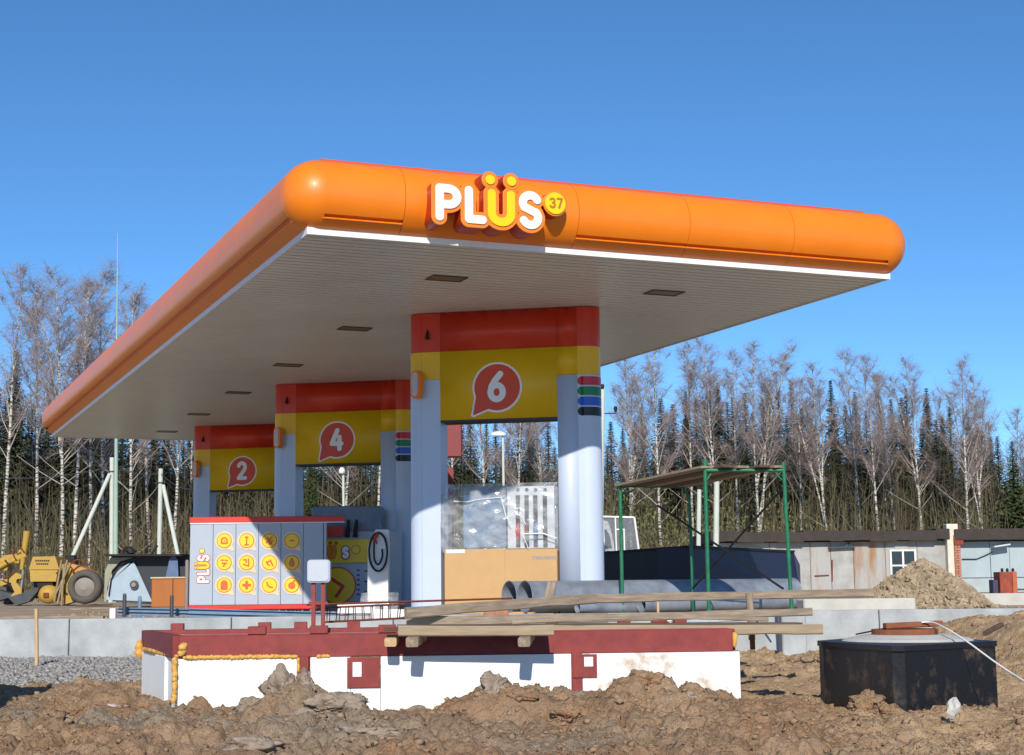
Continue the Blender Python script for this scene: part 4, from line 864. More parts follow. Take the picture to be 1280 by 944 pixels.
gb('screen_panel',579,607,632,685,.08,.5,mat('brushed_panel',(150,160,172),.22,.75,.08,3)); gb('panel_band',579,607,632,619,.065,.08,mat('band_grey',(110,116,126),.4,.3),bev=0)
hsg=gb('hose_panel',634,607,692,686,.10,.5,mat('panel_white',(206,210,214),.4,0,.04,4))
for i,px in enumerate((647,658,669,681)): 
    gb('hose_slot',px-2.2,619,px+2.2,684,.085,.10,dark,hsg,bev=0)
    u,z=gp(px,665); b=B(); b.tube([G0+gu*u+gv*.07+UZ*(z-.12),G0+gu*u+gv*.05+UZ*(z+.06),G0+gu*(u+.03)+gv*.05+UZ*(z+.14)],[.025,.035,.02],7); b.build('nozzle',[red_p,rust,mat('nozzle_blue',(60,120,190),.4),dark][i],hsg)
    u,z=gp(px,612); b=B(); b.tube([G0+gu*u+gv*.095+UZ*z,G0+gu*u+gv*.085+UZ*z],.03,10); b.build('hose_socket',dgrey,hsg)
a=gp(552,700);c=gp(699,607); mid=G0+gu*(a[0]+c[0])/2+gv*.3
# film: wrinkled sheets round the upper half
def sheet(nm,pa,pb,z0,z1,v,mt_,par,seed,bulge=.05,nx=46,nz=30,flare=0):
    r=np.random.default_rng(seed); ph=r.uniform(0,6.28,6); b=B(); vs=[]
    for j in range(nz+1):
        for i in range(nx+1):
            s=i/nx;t=j/nz; ew=math.sin(PI*s)**.5*math.sin(PI*min(1,max(0,t)))**.5
            w_=bulge*ew*(1+.6*math.sin(9*s+7*t+ph[0])+.5*math.sin(17*s-11*t+ph[1])+.35*math.sin(31*s+23*t+ph[2])+.25*math.sin(5*s-29*t+ph[3]))
            base=Vector(pa).lerp(Vector(pb),s); vs.append(base-gv*(v+w_)+gu*(flare*(math.sin(t*PI*1.1+.2)*(1-s)**2)*-1)+UZ*(z0+(z1-z0)*t))
    b.add(vs,[(j*(nx+1)+i,j*(nx+1)+i+1,(j+1)*(nx+1)+i+1,(j+1)*(nx+1)+i) for j in range(nz) for i in range(nx)],True); return b.build(nm,mt_,par)
z0=gp(600,688)[1];z1=gp(600,605)[1]
sheet('film_wrap',G0+gu*gp(556,650)[0],G0+gu*gp(698,650)[0],z0-.03,z1,-.02,film,wd,4,.045,flare=.10)
sheet('film_wrap',G0+gu*gp(552,650)[0]+gv*.02,G0+gu*gp(552,650)[0]+gv*.6+gu*.05,z0-.05,z1-.15,.02,film,wd,5,.08)
sheet('film_wrap',G0+gu*gp(698,650)[0]+gv*.0,G0+gu*gp(698,650)[0]+gv*.5,z0-.03,z1+.02,.0,film,wd,6,.02)
def strip(pts,w,m_=None):
    b=B(); P=[Vector(G0+gu*gp(x,y)[0]+gv*-.055+UZ*gp(x,y)[1]) for x,y in pts]; b.tube(P,w,5); b.build('film_fold',white,wd)
strip([(569,627),(585,628),(600,625),(630,622)],.007); strip([(628,623),(634,645),(640,655)],.008); strip([(655,668),(680,667),(697,673)],.011); strip([(655,668),(662,686)],.006); strip([(645,640),(655,648),(659,656)],.006)
# ================================================================ STEEL PIPES
def pipe(p,q,R,label,seed,seam=True,n=32):
    p=Vector(p);q=Vector(q); t=(q-p).normalized(); up=UZ; s_=t.cross(up).normalized(); b=B()
    root=thing('steel_pipe',label,'pipe',tuple((p+q)/2),'big galvanised pipes stacked by the scaffold')
    def ring(c,r): return [c+(s_*math.cos(2*PI*k/n)+up*math.sin(2*PI*k/n))*r for k in range(n)]
    a,b1,c,d=ring(p,R),ring(q,R),ring(q,R-.008),ring(p,R-.008); vs=a+b1+c+d
    fs=[]
    for j in range(4):
        for k in range(n): fs.append((j*n+k,j*n+(k+1)%n,((j+1)%4)*n+(k+1)%n,((j+1)%4)*n+k))
    b.add(vs,fs,True); o=b.build('pipe_shell',galv,root); bm=bmesh.new(); bm.from_mesh(o.data); bmesh.ops.recalc_face_normals(bm,faces=bm.faces[:]); 
    for e in bm.edges:
        if e.is_manifold and e.calc_face_angle(0)>1: e.smooth=False
    bm.to_mesh(o.data); bm.free()
    if seam:
        b=B(); f=s_ if s_.y<0 else -s_; e=f*math.cos(-.18)*R+up*math.sin(-.18)*R; b.beam(p+e,q+e,.02,.02); b.build('seam',dgrey,root)
    for k in(.0,1.0):
        b=B(); cc=p.lerp(q,k) ; b.tube(ring(cc,R+.004)+[ring(cc,R+.004)[0]],.008,5); b.build('end_ring',galv,root)
    return root
pipe((.16,23.95,.27),(4.67,26.4,.27),.235,'upper near galvanised pipe whose dark open end is seen beside the cardboard',1)
pipe((-.08,24.38,.27),(4.3,26.8,.27),.235,'galvanised pipe just behind the upper near one, open end furthest left',2)
pipe((1.93,23.95,.14),(4.95,25.55,.14),.125,'lower right pipe, short and narrower, with black open end',3,False)
pipe((.95,23.75,.11),(4.4,25.3,.02),.09,'lowest thin pipe half hidden behind the plank rails',4,False)
# ================================================================ SCAFFOLD
sc=thing('scaffold','green tube scaffold with black cross braces and a plank deck','scaffold',(2.8,23,0))
def post(pt,zb=.03): return [Vector((pt.x,pt.y,zb)),pt]
P1=at(775,603,24.0);P4=at(862,632,24.0);P2=at(881,574,22.0);P3=at(979,578,22.0)
P4=Vector((P4.x,P4.y,P4.z))
for nm,pt,px0 in(('a',P1,None),('b',P2,None),('c',P3,None)):
    lean=.0 if pt is not P3 else .05; b=B(); b.tube([Vector((pt.x+lean,pt.y,.02)),pt],.028,10); b.build('post',green,sc)
b=B(); rt=at(792,608,24.0); tr=at(848,609,24.0); b.tube(smooth([Vector((P1.x,P1.y,rt.z)),rt,tr,at(856,613,24),at(861,624,24),P4]),.021,9); b.tube([P4,Vector((P4.x+.02,P4.y,.02))],.026,10); b.build('end_frame',green,sc)
b=B(); b.tube([at(793,612,24),at(779,620,24)],.013,7); b.build('gusset',green,sc)
z2=at(881,588,22).z; b=B(); b.tube([Vector((P2.x,P2.y,z2)),Vector((P3.x,P3.y,at(979,588,22).z))],.026,9); b.build('top_rail',green,sc)
for p,q in(((889,592),(883,601)),((970,592),(977,600))): b=B(); b.tube([at(*p,22),at(*q,22)],.014,7); b.build('gusset',green,sc)
b=B(); b.tube([at(822,632,23.98),at(979,736,22.02)],.016,6); b.build('brace',blackst,sc)
b=B(); b.tube([at(977,612,22.03),at(864,738,24.02)],.016,6); b.build('brace',blackst,sc)
b=B(); b.tube([at(866,750,24.0),at(845,762,22.0)],.012,6); b.build('brace',blackst,sc) if 0 else None
for pt in(P2,P3):
    b=B(); b.box((pt.x+(.05 if pt is P3 else 0),pt.y,-.28),(.34,.3,.6),None,.02); b.build('concrete_block',conc,None,(pt.x,pt.y,-.5),label='grey concrete block carrying the %s foot of the green scaffold'%('front left' if pt is P2 else 'front right'),cat='block')
for k in range(5):
    f=k/4; a=at(778,609,24.0).lerp(at(856,610,24.0),f*.98)+UZ*.03; c=Vector((P2.x,P2.y,z2+.04)).lerp(Vector((P3.x-.08,P3.y,z2+.035)),f)
    d=(c-a).normalized(); b=B(); b.beam(a-d*.08,c+d*(.05+.08*(k%2)),.2,.035,bev=.004); b.build('deck_plank',woodd if k%2 else wood,sc)
# ================================================================ NAVY TANK BODY, TRUCK, POLES
def wallpts(pts,h_lo,th,nm,m_,par,**kw):
    b=B(); b.plate([Vector(p) for p in pts],th); return b.build(nm,m_,par,**kw)
nb=thing('dark_container','long low navy blue steel container behind the pipes','container',(4,33,0))
E0=at(748,692,38.0);E1=at(862,684,31.5);E2=at(992,690,36.0); E3=at(1000,706,36.0)
b=B(); b.plate([E0,E1,(E1.x,E1.y,0),(E0.x,E0.y,0)],(.6,2.2,0)); b.build('long_side',navy,nb)
b=B(); b.plate([E1,E2,(E3.x,E3.y,E3.z),(E3.x,E3.y,0),(E1.x,E1.y,0)],(-.5,1.6,0)); b.build('end_side',mat('navy_lit',(34,40,66),.55,0,.12,3),nb)  # end side in a lighter navy, sunlight put into the colour
for pp in((E0,E1),(E1,E2)):
    b=B(); b.beam(pp[0]+UZ*.01,pp[1]+UZ*.01,.06,.05); b.build('top_edge',dark,nb)
p=at(758,690,44.0); tr_=thing('white_truck','white truck cab with dark side window half hidden by the right column','truck',(p.x,p.y,0))
def cabp(px,py,Y=44.0): return at(px,py,Y)
b=B(); prof_=[(700,762),(700,668),(712,650),(748,648),(760,652),(765,668),(769,690),(771,715),(770,748)]
b.plate([cabp(*q) for q in prof_],(0,2.0,0)); b.build('cab',white,tr_)
b=B(); b.plate([cabp(751,662,43.97),cabp(758,662,43.97),cabp(762,669,43.97),cabp(765,685,43.97),cabp(751,686,43.97)],(0,.03,0)); b.build('side_window',glass_d,tr_)
b=B(); b.plate([cabp(712,662,43.97),cabp(745,662,43.97),cabp(745,686,43.97),cabp(704,686,43.97)],(0,.03,0)); b.build('side_window',glass_d,tr_)
for px in(712,756):
    c=at(px,748,43.9); b=B(); n=20; b.plate([c+Vector((.42*math.cos(2*PI*k/n),0,.42*math.sin(2*PI*k/n))) for k in range(n)],(0,.3,0)); b.build('wheel',tyre,tr_)
b=B(); b.box(cabp(752,700)+Vector((0,-.03,0)),(.5,.05,.05)); b.build('door_trim',dgrey,tr_)
ms=thing('mesh_panel','white framed wire mesh panel standing beside the truck','mesh panel',tuple(at(785,740,40.0)))
Q=[at(753,646,40),at(793,647,40),at(800,700,40),at(756,700,40)]
for i in range(4): b=B(); b.tube([Q[i],Q[(i+1)%4]],.03,6); b.build('frame_bar',white,ms)
b=B(); b.tube([at(769,646,40),at(771,700,40)],.022,6); b.build('frame_bar',white,ms)
b=B(); b.tube([at(780,662,40),at(781,700,40)],.022,6); b.build('frame_bar',white,ms); b=B(); b.tube([at(770,662,40),at(781,662,40)],.02,6); b.build('frame_bar',white,ms)
b=B()
for k in range(1,34):
    f=k/34; b.tube([Q[0].lerp(Q[1],f),Q[3].lerp(Q[2],f)],.007,3,False,False)
    b.tube([Q[0].lerp(Q[3],f),Q[1].lerp(Q[2],f)],.007,3,False,False)
b.build('wire_mesh',mat('wire_grey',(176,182,188),.5,.3),ms,kind='stuff')
b=B(); b.box((Q[2].x-.5,Q[2].y+.1,.35),(1.2,.1,.8)); b.build('panel_foot',dgrey,ms)
def pole(name,a,bt,Y,r,m_,label,cat='pole',top=None,r2=None):
    p=at(*bt,Y);q=at(*a,Y); t=thing(name,label,cat,(p.x,p.y,-.02)); b=B(); b.tube([(p.x+(p.x-q.x)*.0,p.y,-.03),p,q] if p.z>.0 else [(p.x,p.y,-.03),q],[r,r,r2 or r] if p.z>0 else [r,r2 or r],10); b.build('shaft',m_,t); return t,q
for nm,a,bt,Y,r,lb,r2 in(('utility_pole',(753,487),(750,650),52,.115,'white tapered pole with insulators beside the right column of gate 6',.09),('concrete_post',(874,612),(873,690),50,.075,'white post standing behind the left half of the scaffold',.07),('concrete_post',(896,585),(895,690),52,.10,'pale grey post directly behind the tall scaffold upright',.09)):
    t,q=pole(nm,a,bt,Y,r,pole_c,lb,'pole',r2=r2)
    if nm=='utility_pole':
        z=at(753,517,Y).z; b=B(); b.tube([(q.x-.3,q.y,z),(q.x+.45,q.y,z)],.025,6); b.build('cross_arm',dgrey,t)
        for dx,zz in((0,q.z+.1),(.43,z+.16),(-.28,z+.1)): b=B(); b.tube([(q.x+dx,q.y,zz-.12),(q.x+dx,q.y,zz),(q.x+dx,q.y,zz+.08)],[.03,.07,.05],8); b.build('insulator',dark,t)
for (a,bt,Y,hw,lb) in(((628.5,545),(630,640),60,.32,'street lamp with flat white oval head seen between the columns of gate 6'),((429,592),(429.5,640),62,.14,'small street lamp with round white head seen through gate 4')):
    t,q=pole('street_lamp',a,bt,Y,.05,pole_c,lb,'street lamp'); b=B(); n=16; vs=[]
    for j,(rr_,zz) in enumerate(((.3,-.02),(1,0),(.9,.1),(.45,.17),(0.01,.18))):
        for k in range(n): an=2*PI*k/n; vs.append((q.x-(.18 if hw>.2 else .05)+hw*rr_*math.cos(an),q.y+.2*rr_*math.sin(an),q.z+zz*(1 if hw>.2 else 1.4)))
    b.add(vs,[(j*n+k,j*n+(k+1)%n,(j+1)*n+(k+1)%n,(j+1)*n+k) for j in range(4) for k in range(n)],True); b.build('lamp_head',white,t)
for j,(top,base,brt,brb,Y,r,lb) in enumerate((((140,572),(139.5,692),(137,593),(88,702),58,.085,'left pale concrete pole with a long white leaning brace'),((201,586),(199,692),(204,607),(222,692),58,.085,'right pale concrete pole with a short leaning brace beside the icon sign'))):
    t,q=pole('braced_pole',top,base,Y,r,pole_c,lb,'pole'); p=at(*brb,Y-1.2); b=B(); b.tube([at(*brt,Y-.1),p,p+(p-at(*brt,Y-.1))*.45],.075,9); b.build('brace',pole_c,t)
    b=B(); b.tube([(q.x,q.y,q.z-.55),(q.x,q.y,q.z-.5)],r+.02,9); b.build('band',dgrey,t)
t,q=pole('tall_mast',(147,292),(144.5,692),57.6,.09,mat('pale_green_pole',(158,182,166),.7,0,.08,3),'very tall thin mast rising behind the left pole above the canopy edge','mast',r2=.009)
for i,(a,c,Y,Y2_,lb) in enumerate((((-20,597),(139,584),58,58,'overhead wire running from the left pole out of view'),((140,580),(201,592),58,58,'overhead wire between the two braced poles'),((201,592),(245,612),58,52,'overhead wire running down towards gate 2'))):
    p=at(*a,Y);q=at(*c,Y2_); b=B(); b.tube([p.lerp(q,k/8)-UZ*.18*math.sin(PI*k/8) for k in range(9)],.016,4); b.build('wire',dgrey,None,p,label=lb,cat='wire')
mt_=thing('maroon_totem','dark red square sign box on a post behind the left column of gate 6','totem',(at(566,740,46).x,46,0))
b=B(); a=at(553,572,46);c=at(577,526,46); b.box(((a.x+c.x)/2,46,(a.z+c.z)/2+.5),(c.x-a.x,.5,c.z-a.z+1.0),None,.02); b.build('sign_box',maroon,mt_)
b=B(); p=at(562.5,600,46); b.box((p.x,46.1,1.8),(.2,.3,4.2)); b.build('post',maroon,mt_)
# ================================================================ GARAGES
GY=58.0
def gpt(px,py,Y=GY): return at(px,py,Y)
xa=gpt(897,680).x; xb=gpt(1184,680).x; xcn=gpt(1197,680).x; xe=gpt(1300,680).x+6; zr=gpt(1040,666).z; zw=gpt(1040,677).z
ga=thing('garage_row','long low pale rust streaked garage row with a tar roof behind the scaffold','garage',((xa+xb)/2,GY,0))
edges=[xa]+[gpt(px,680).x for px in(962,1012,1038,1066,1106,1146)]+[xb]
for i in range(len(edges)-1):
    b=B(); b.box(((edges[i]+edges[i+1])/2,GY+.1,zw/2-.02),(edges[i+1]-edges[i]-.012,.2+.02*(i%2),zw+.02),None,.01); b.build('wall_panel',rust_st if i in(2,4,5) else gar_w,ga)
b=B(); b.box(((xa+xb)/2,GY+3.3,zw/2-.06),(xb-xa-.02,6.1,zw-.1)); b.build('walls_behind',gar_w,ga)
b=B(); n=18
for i in range(n):
    x0=xa-.3+(xb-xa+.3)*i/n;x1=xa-.3+(xb-xa+.3)*(i+1)/n; dz_=.025*math.sin(i*1.9)+.02*math.cos(i*.7); b.box(((x0+x1)/2,GY+2.9,(zr+zw)/2+.03+dz_),(x1-x0+.001,6.6,zr-zw+.05))
b.build('roof',roof_m,ga)
def window(par,x0,y0,x1,y1,nx,ny_,Y=GY):
    a=at(x0,y1,Y);c=at(x1,y0,Y); b=B(); w_,h_=c.x-a.x,c.z-a.z
    b.box(((a.x+c.x)/2,Y-.03,(a.z+c.z)/2),(w_,.05,h_)); f=b.build('window',glass_d,par)
    for k in range(nx+1): b=B(); b.box((a.x+w_*k/nx,Y-.065,(a.z+c.z)/2),(.07,.06,h_+.07)); b.build('frame_bar',glass_w,f)
    for k in range(ny_+1): b=B(); b.box(((a.x+c.x)/2,Y-.068,a.z+h_*k/ny_),(w_-.01,.06,.06)); b.build('frame_bar',glass_w,f)
    return f
window(ga,1114,688,1143,726,2,2); window(ga,963,689,972,707,1,2)
b=B(); b.beam(gpt(1035,685)-Vector((0,.12,0)),gpt(1068,683.5)-Vector((0,.12,0)),.2,.05); b.beam(gpt(1056,683)-Vector((0,.12,0)),gpt(1064,676)-Vector((0,.12,0)),.06,.05); b.build('door_canopy',dgrey,ga)
b=B(); b.beam(gpt(1040,700)-Vector((0,.02,0)),gpt(1040,727)-Vector((0,.02,0)),.04,.05,up=(1,0,0)); b.build('door_hinge_post',rust,ga)
b=B(); b.beam(gpt(1018,720)-Vector((0,.03,0)),gpt(1036,719)-Vector((0,.03,0)),.03,.04); b.build('rusty_bar',rust,ga)
# brick pillar
bp_=thing('brick_pillar','plastered pillar with exposed red brick between the two garages','pillar',((xb+xcn)/2,GY-.4,0))
b=B(); b.box((gpt(1188,680).x,GY-.1,1.2),(.42,.5,2.6),None,.02); b.build('plaster',plaster,bp_)
bw=gpt(1197,700).x-gpt(1189,700).x; bm_=[]
for j in range(22):
    for i in range(2 if j%2 else 1):
        w_=bw/(2 if j%2 else 1)-.012; x=gpt(1189,700).x+.01+bw*(.5 if not j%2 else (.25+.5*i)); b=B(); b.box((x,GY-.3,.05+.095*j),(w_,.28,.083),None,.006); b.build('brick',brick_m if j<21 else rust_red,bp_)
b=B(); b.box((gpt(1193,675).x+.03,GY-.3,zw-.05),(.34,.36,.3),None,.02); b.build('cap_block',mat('brick_red_dark',(140,62,48),.9),bp_)
gb2=thing('blue_garage','pale blue grey garage with a sheet metal door and black roof at far right','garage',(xcn+3,GY,0))
x0=gpt(1199,700).x; ed=[x0,gpt(1238,700).x,gpt(1262,700).x,gpt(1290,700).x,xe]; zw2=gpt(1240,676).z; zr2=gpt(1240,662.5).z
for i in range(4):
    b=B(); b.box(((ed[i]+ed[i+1])/2,GY+.1-(.015 if i%2 else 0),zw2/2+.25),(ed[i+1]-ed[i]-.014,.2,zw2-.55),None,.008); b.build('wall_panel',gar_b,gb2)
    b=B(); b.box(((ed[i]+ed[i+1])/2,GY+.1,.24),(ed[i+1]-ed[i]-.01,.2,.52),None,.01); b.build('base_panel',mat('base_blue_grey',(168,180,180),.8,0,.1,2),gb2)
b=B(); b.box(((x0+xe)/2,GY+3.3,zw2/2-.05),(xe-x0,6.1,zw2-.12)); b.build('walls_behind',gar_b,gb2)
b=B(); b.box(((x0+xe)/2-.05,GY+2.9,(zr2+zw2)/2+.02),(xe-x0+.4,6.8,zr2-zw2+.02),None,.03); b.build('roof',roof_m,gb2)
b=B(); b.beam(gpt(1238,684)-Vector((0,.25,0)),gpt(1258,681)-Vector((0,.25,0)),.5,.06,bev=.01); b.build('door_canopy',mat('canopy_sheet',(190,200,206),.5),gb2)
b=B(); b.tube([gpt(1202,699)-Vector((0,.05,0)),gpt(1220,699)-Vector((0,.05,0)),gpt(1232,694)-Vector((0,.05,0)),gpt(1240,690)-Vector((0,.05,0))],.018,5); b.build('cable',dark,gb2)
# red brown cabinet with insulators
RY=46.0; cb_=thing('rusty_cabinet','rust red steel cabinet with three small insulators by the blue garage','cabinet',(at(1255,745,RY).x,RY,0))
a=at(1247,746,RY);c=at(1261,716,RY); b=B(); b.box(((a.x+c.x)/2,RY,(a.z+c.z)/2-.05),(c.x-a.x,.6,c.z-a.z+.15),None,.01); b.build('front_panel',rust_red,cb_)
e_=at(1267,716,RY); b=B(); b.box(((c.x+e_.x)/2+.005,RY+.02,(a.z+c.z)/2-.05),(e_.x-c.x-.01,.62,c.z-a.z+.16),None,.01); b.build('side_panel',mat('rust_orange',(178,92,56),.6,0,.15,5),cb_)
b=B(); d_=at(1240,746,RY); b.box(((d_.x+a.x)/2-.003,RY+.05,(a.z+c.z)/2-.15),(a.x-d_.x-.01,.4,c.z-a.z-.1),None,.01); b.build('side_box',mat('dark_blue_box',(58,56,84),.6),cb_)
for px in(1252.5,1259,1266): p=at(px,713,RY); b=B(); b.tube([(p.x,RY,at(px,717,RY).z),(p.x,RY,p.z),(p.x,RY,p.z+.06)],[.02,.045,.03],7); b.build('insulator',dark,cb_)
b=B(); b.beam(at(1267,737,RY),at(1300,737,RY),.06,.05); b.build('cross_rail',dgrey,cb_)
# ================================================================ LEFT YARD: GRADER, SKIP, CABINET
D4=48.0
def L(px,py,dy=0): return at(px,py,D4+dy)
gr=thing('yellow_grader','old yellow road grader with a squared engine hood and one big tyre','grader',(L(70,750).x,D4,0))
def lp(nm,pts,th,m_,dy=0,par=None): b=B(); b.plate([L(x,y,dy) for x,y in pts],(0,th,0)); return b.build(nm,m_,par or gr)
hd=lp('hood',[(41,696),(69,695.5),(74,712),(36,712)],.9,yel_m); lp('hood_front',[(37,712.6),(72,712.6),(70,727),(38,727)],.85,yel_m,.03)
for r_,(yy,wd_) in enumerate(((701,18),(705,15))):
    for k in range(7 if r_==0 else 6):
        px=45+k*2.6+(r_*1.2); q=L(px,yy,-.01); b=B(); b.box((q.x,q.y,q.z),(.035,.008,.05)); b.box((q.x+.018,q.y-.0005,q.z+.014*(k%2)),(.03,.008,.012)); b.build('hood_lettering',dark,hd)
lp('radiator',[(47,727.5),(66,727.5),(66,734),(47,734)],.5,dark,.1)
c=L(61,743,-.05); b=B(); b.rock(c,.33,5,3,(1.0,.8,.85),.03); b.sm=[True]*len(b.sm); b.build('front_axle_housing',yel_m,gr)
b=B(); b.box(c+Vector((0,-.28,-.02)),(.16,.04,.14),None,.01); b.build('axle_cap',rust,gr)
b=B(); b.tube([L(-6,712),L(10,703),L(27,697),L(33,694)],.085,8); b.build('boom',yel_m,gr)
b=B(); b.tube([L(27,712),L(30,690),L(34,664)],[.06,.085,.11],9); b.build('lift_cylinder',yel_m,gr)
b=B(); b.tube([L(26,740,-.1),L(29,712,-.1)],.04,7); b.build('cylinder_rod',galv,gr)
lp('side_arm',[(-4,700),(8,694),(22,692),(24,687),(29,687),(28,699),(12,705),(-4,712)],.3,yel_m,.15)
lp('link_arm',[(13,722),(20,716),(27,719),(27,723),(21,724),(20,728),(27,736),(27,742),(20,748),(12,747),(18,740),(14,731)],.25,yel_m,-.2)
lp('bucket',[(-6,737),(18,743),(8,748),(-6,752)],.5,dgrey,.0); lp('blade',[(10,747),(48,735),(47,739),(36,752),(20,757)],.35,dgrey,-.3)
lp('chassis_column',[(76,706),(83,704),(90,712),(92,722),(88,736),(93,752),(80,756),(77,738),(80,722)],.5,yel_m,-.05)
lp('chassis_beam',[(83,703),(104,709),(120,716),(122,722),(100,718),(84,712)],.4,mat('faded_orange',(196,140,70),.6,0,.2,5),.2)
for i,(xx0,yy0,xx1,yy1) in enumerate(((77,700,68,752),(84,700,72,755),(80,705,77,757),(88,705,70,742))): b=B(); b.tube([L(xx0,yy0,-.3),L(xx1,yy1,-.3)],.035,6); b.build('ladder_rail',mat('dull_pipe',(150,132,100),.6,.1,.2,6),gr)
c=L(106,733.5,-.25); wh=B(); n=36; pr=[(.30,-.02),(.33,-.14),(.42,-.15),(.5,-.10),(.515,.0),(.515,.2),(.48,.3),(.2,.3)]; vs=[]
for j,(r_,y) in enumerate(pr):
    for k in range(n): a_=2*PI*k/n; rr2=r_*(1+(.02 if (k%3==0 and r_>.5) else 0)); vs.append((c.x+rr2*math.cos(a_),c.y+y,c.z+rr2*math.sin(a_)))
wh.add(vs,[(j*n+k,j*n+(k+1)%n,(j+1)*n+(k+1)%n,(j+1)*n+k) for j in range(len(pr)-1) for k in range(n)],True); wo_=wh.build('wheel',tyre,gr)
b=B(); b.tube([c+Vector((0,.05,0)),c+Vector((0,-.03,0)),c+Vector((0,-.1,0)),c+Vector((0,-.12,0))],[.31,.30,.14,.1],20,smooth=False); b.build('rim',mat('rim_grey',(142,134,126),.7,0,.1,6),wo_)
lp('chassis_block',[(40,727),(96,726),(98,750),(44,748)],.4,dgrey,.35); lp('seat_frame',[(82,694),(92,694),(95,706),(84,706)],.3,dark,.5)
lp('lower_beam',[(0,726),(16,722),(18,727),(0,733)],.3,yel_m,.2); lp('tie_plate',[(66,734),(79,731),(80,750),(70,752)],.3,mat('faded_orange',(196,140,70)),.1)
for i,pp in enumerate(((( -4,716),(8,722),(18,716),(26,724)),((6,700),(14,712),(10,726),(16,738)),((20,700),(16,690),(24,684),(30,690)),((70,716),(78,722),(74,736),(84,742)),((86,708),(96,700),(108,704),(118,712)))):
    b=B(); b.tube(smooth([L(x,y,-.12) for x,y in pp]),.022,6); b.build('hydraulic_hose',dark if i%2 else rust,gr)
b=B(); b.box(L(5,708,.2),(.35,.3,.22),Matrix.Rotation(.3,3,'Y'),.02); b.box(L(22,699,.1),(.22,.3,.26),Matrix.Rotation(.2,3,'Y'),.02); b.build('arm_joint',yel_m,gr)
c=L(10,742,.8); b=B(); b.tube([c,c+Vector((0,.35,0))],.35,22,smooth=False); b.build('wheel',tyre,gr)
D5=41.0
def M5(px,py,dy=0): return at(px,py,D5+dy)
sk_=thing('steel_hopper','dark steel hopper with a pale blue quarter round side plate behind the brown cabinet','hopper',(M5(180,750).x,D5,0))
b=B(); b.plate([M5(139,695,.1),M5(238,695,.1),M5(238,752,.1),M5(141,752,.1)],(0,1.6,0)); b.build('body',mat('hopper_dark',(44,50,58),.6,0,.15,4),sk_)
arcp=[(133+0,750)]+[(177-44*math.cos(math.radians(a)),751-50*math.sin(math.radians(a))) for a in range(5,78,8)]
b=B(); b.plate([M5(*q,-.02) for q in arcp+[(166,701),(172,712),(190,752)]],(0,.06,0)); b.build('side_plate',lblue,sk_)
b=B(); b.plate([M5(*q,-.0) for q in [(138,697),(166,697),(150,702),(140,713),(134,735),(133,752),(130,752),(131,715)]],(0,.05,0)); b.build('side_rim',mat('side_cream',(150,148,128),.6),sk_)
b=B(); c=M5(168,731,-.05); b.tube([c,c+Vector((0,-.06,0))],.11,16,smooth=False); b.build('hub',dgrey,sk_); b=B(); b.tube([c+Vector((0,-.06,0)),c+Vector((0,-.1,0))],.06,12,smooth=False); b.build('hub_cap',mat('rim_grey',(142,134,126)),sk_)
b=B(); b.tube([M5(157,702,-.06),M5(147,710,-.06),M5(139,724,-.06),M5(136,745,-.06)],.02,6); b.build('curved_bar',dark,sk_)
b=B(); b.beam(M5(138,694.5,.3),M5(239,694.5,.3),1.3,.05); b.build('top_edge',dark,sk_)
b=B(); b.tube([M5(189,693,.1),M5(197,682,.1)],.03,6); b.build('handle_bar',dark,sk_)
b=B(); b.rock(M5(161,690,.4),.18,8,2,(1,.8,.8)); b.build('bundle',dark,None,M5(161,690,.4),label='dark bundle lying on top of the hopper',cat='bundle')
b=B(); b.plate([M5(207,722,-.15),M5(212,698,-.15),M5(217,693,-.15),M5(222,700,-.15),M5(223,722,-.15)],(0,.08,0)); b.build('blue_panel',mat('faded_blue',(86,108,142),.6,0,.2,6),sk_)
D6=36.0; a=at(189,758,D6);c=at(234,722,D6); cbt=thing('brown_cabinet','small brown wooden cabinet with a pale top at the left of the icon sign','cabinet',((a.x+c.x)/2,D6,0))
b=B(); b.box(((a.x+c.x)/2,D6+.25,(a.z+c.z)/2-.02),(c.x-a.x,.5,c.z-a.z),None,.01); b.build('carcass',brown_cab,cbt)
b=B(); b.box(((a.x+c.x)/2,D6+.25,c.z+.0),(c.x-a.x+.05,.56,.035),None,.004); b.build('top',mat('cabinet_top',(200,180,150),.6),cbt)
b=B(); b.box((a.x+.48*(c.x-a.x)+.1,D6-.0125,(a.z+c.z)/2),(.012,.02,c.z-a.z-.06)); b.build('door_gap',dark,cbt)
for i,(p,q,lb) in enumerate(((at(95,757,38),at(150,759,38),'dark low timber lying beyond the left yard edge'),(at(88,762,33),at(150,760,33),'grey long board lying on the sand at left'),(at(0,772,24.6),at(130,772,24.6),'pale thin board on the sandy edge of the concrete wall'))):
    plank(p,q,.12,.05,lb,[woodd,wood,wood][i],seed=60+i)
# concrete rings added out of view to throw shade on the left dirt
cr_=thing('concrete_ring','added stack of concrete rings out of view, throwing shade on the left dirt','shade caster',(-5.35,12.3,-.95))
for z0 in(-.95,-.02,.9):
    b=B(); n=28; vs=[]
    for (r_,z) in((.5,z0),(.5,z0+.9),(.42,z0+.9),(.42,z0)):
        for k in range(n): a_=2*PI*k/n; vs.append((-5.35+r_*math.cos(a_),12.3+r_*math.sin(a_),z))
    b.add(vs,[(j*n+k,j*n+(k+1)%n,((j+1)%4)*n+(k+1)%n,((j+1)%4)*n+k) for j in range(4) for k in range(n)]); b.build('ring',conc_l,cr_)
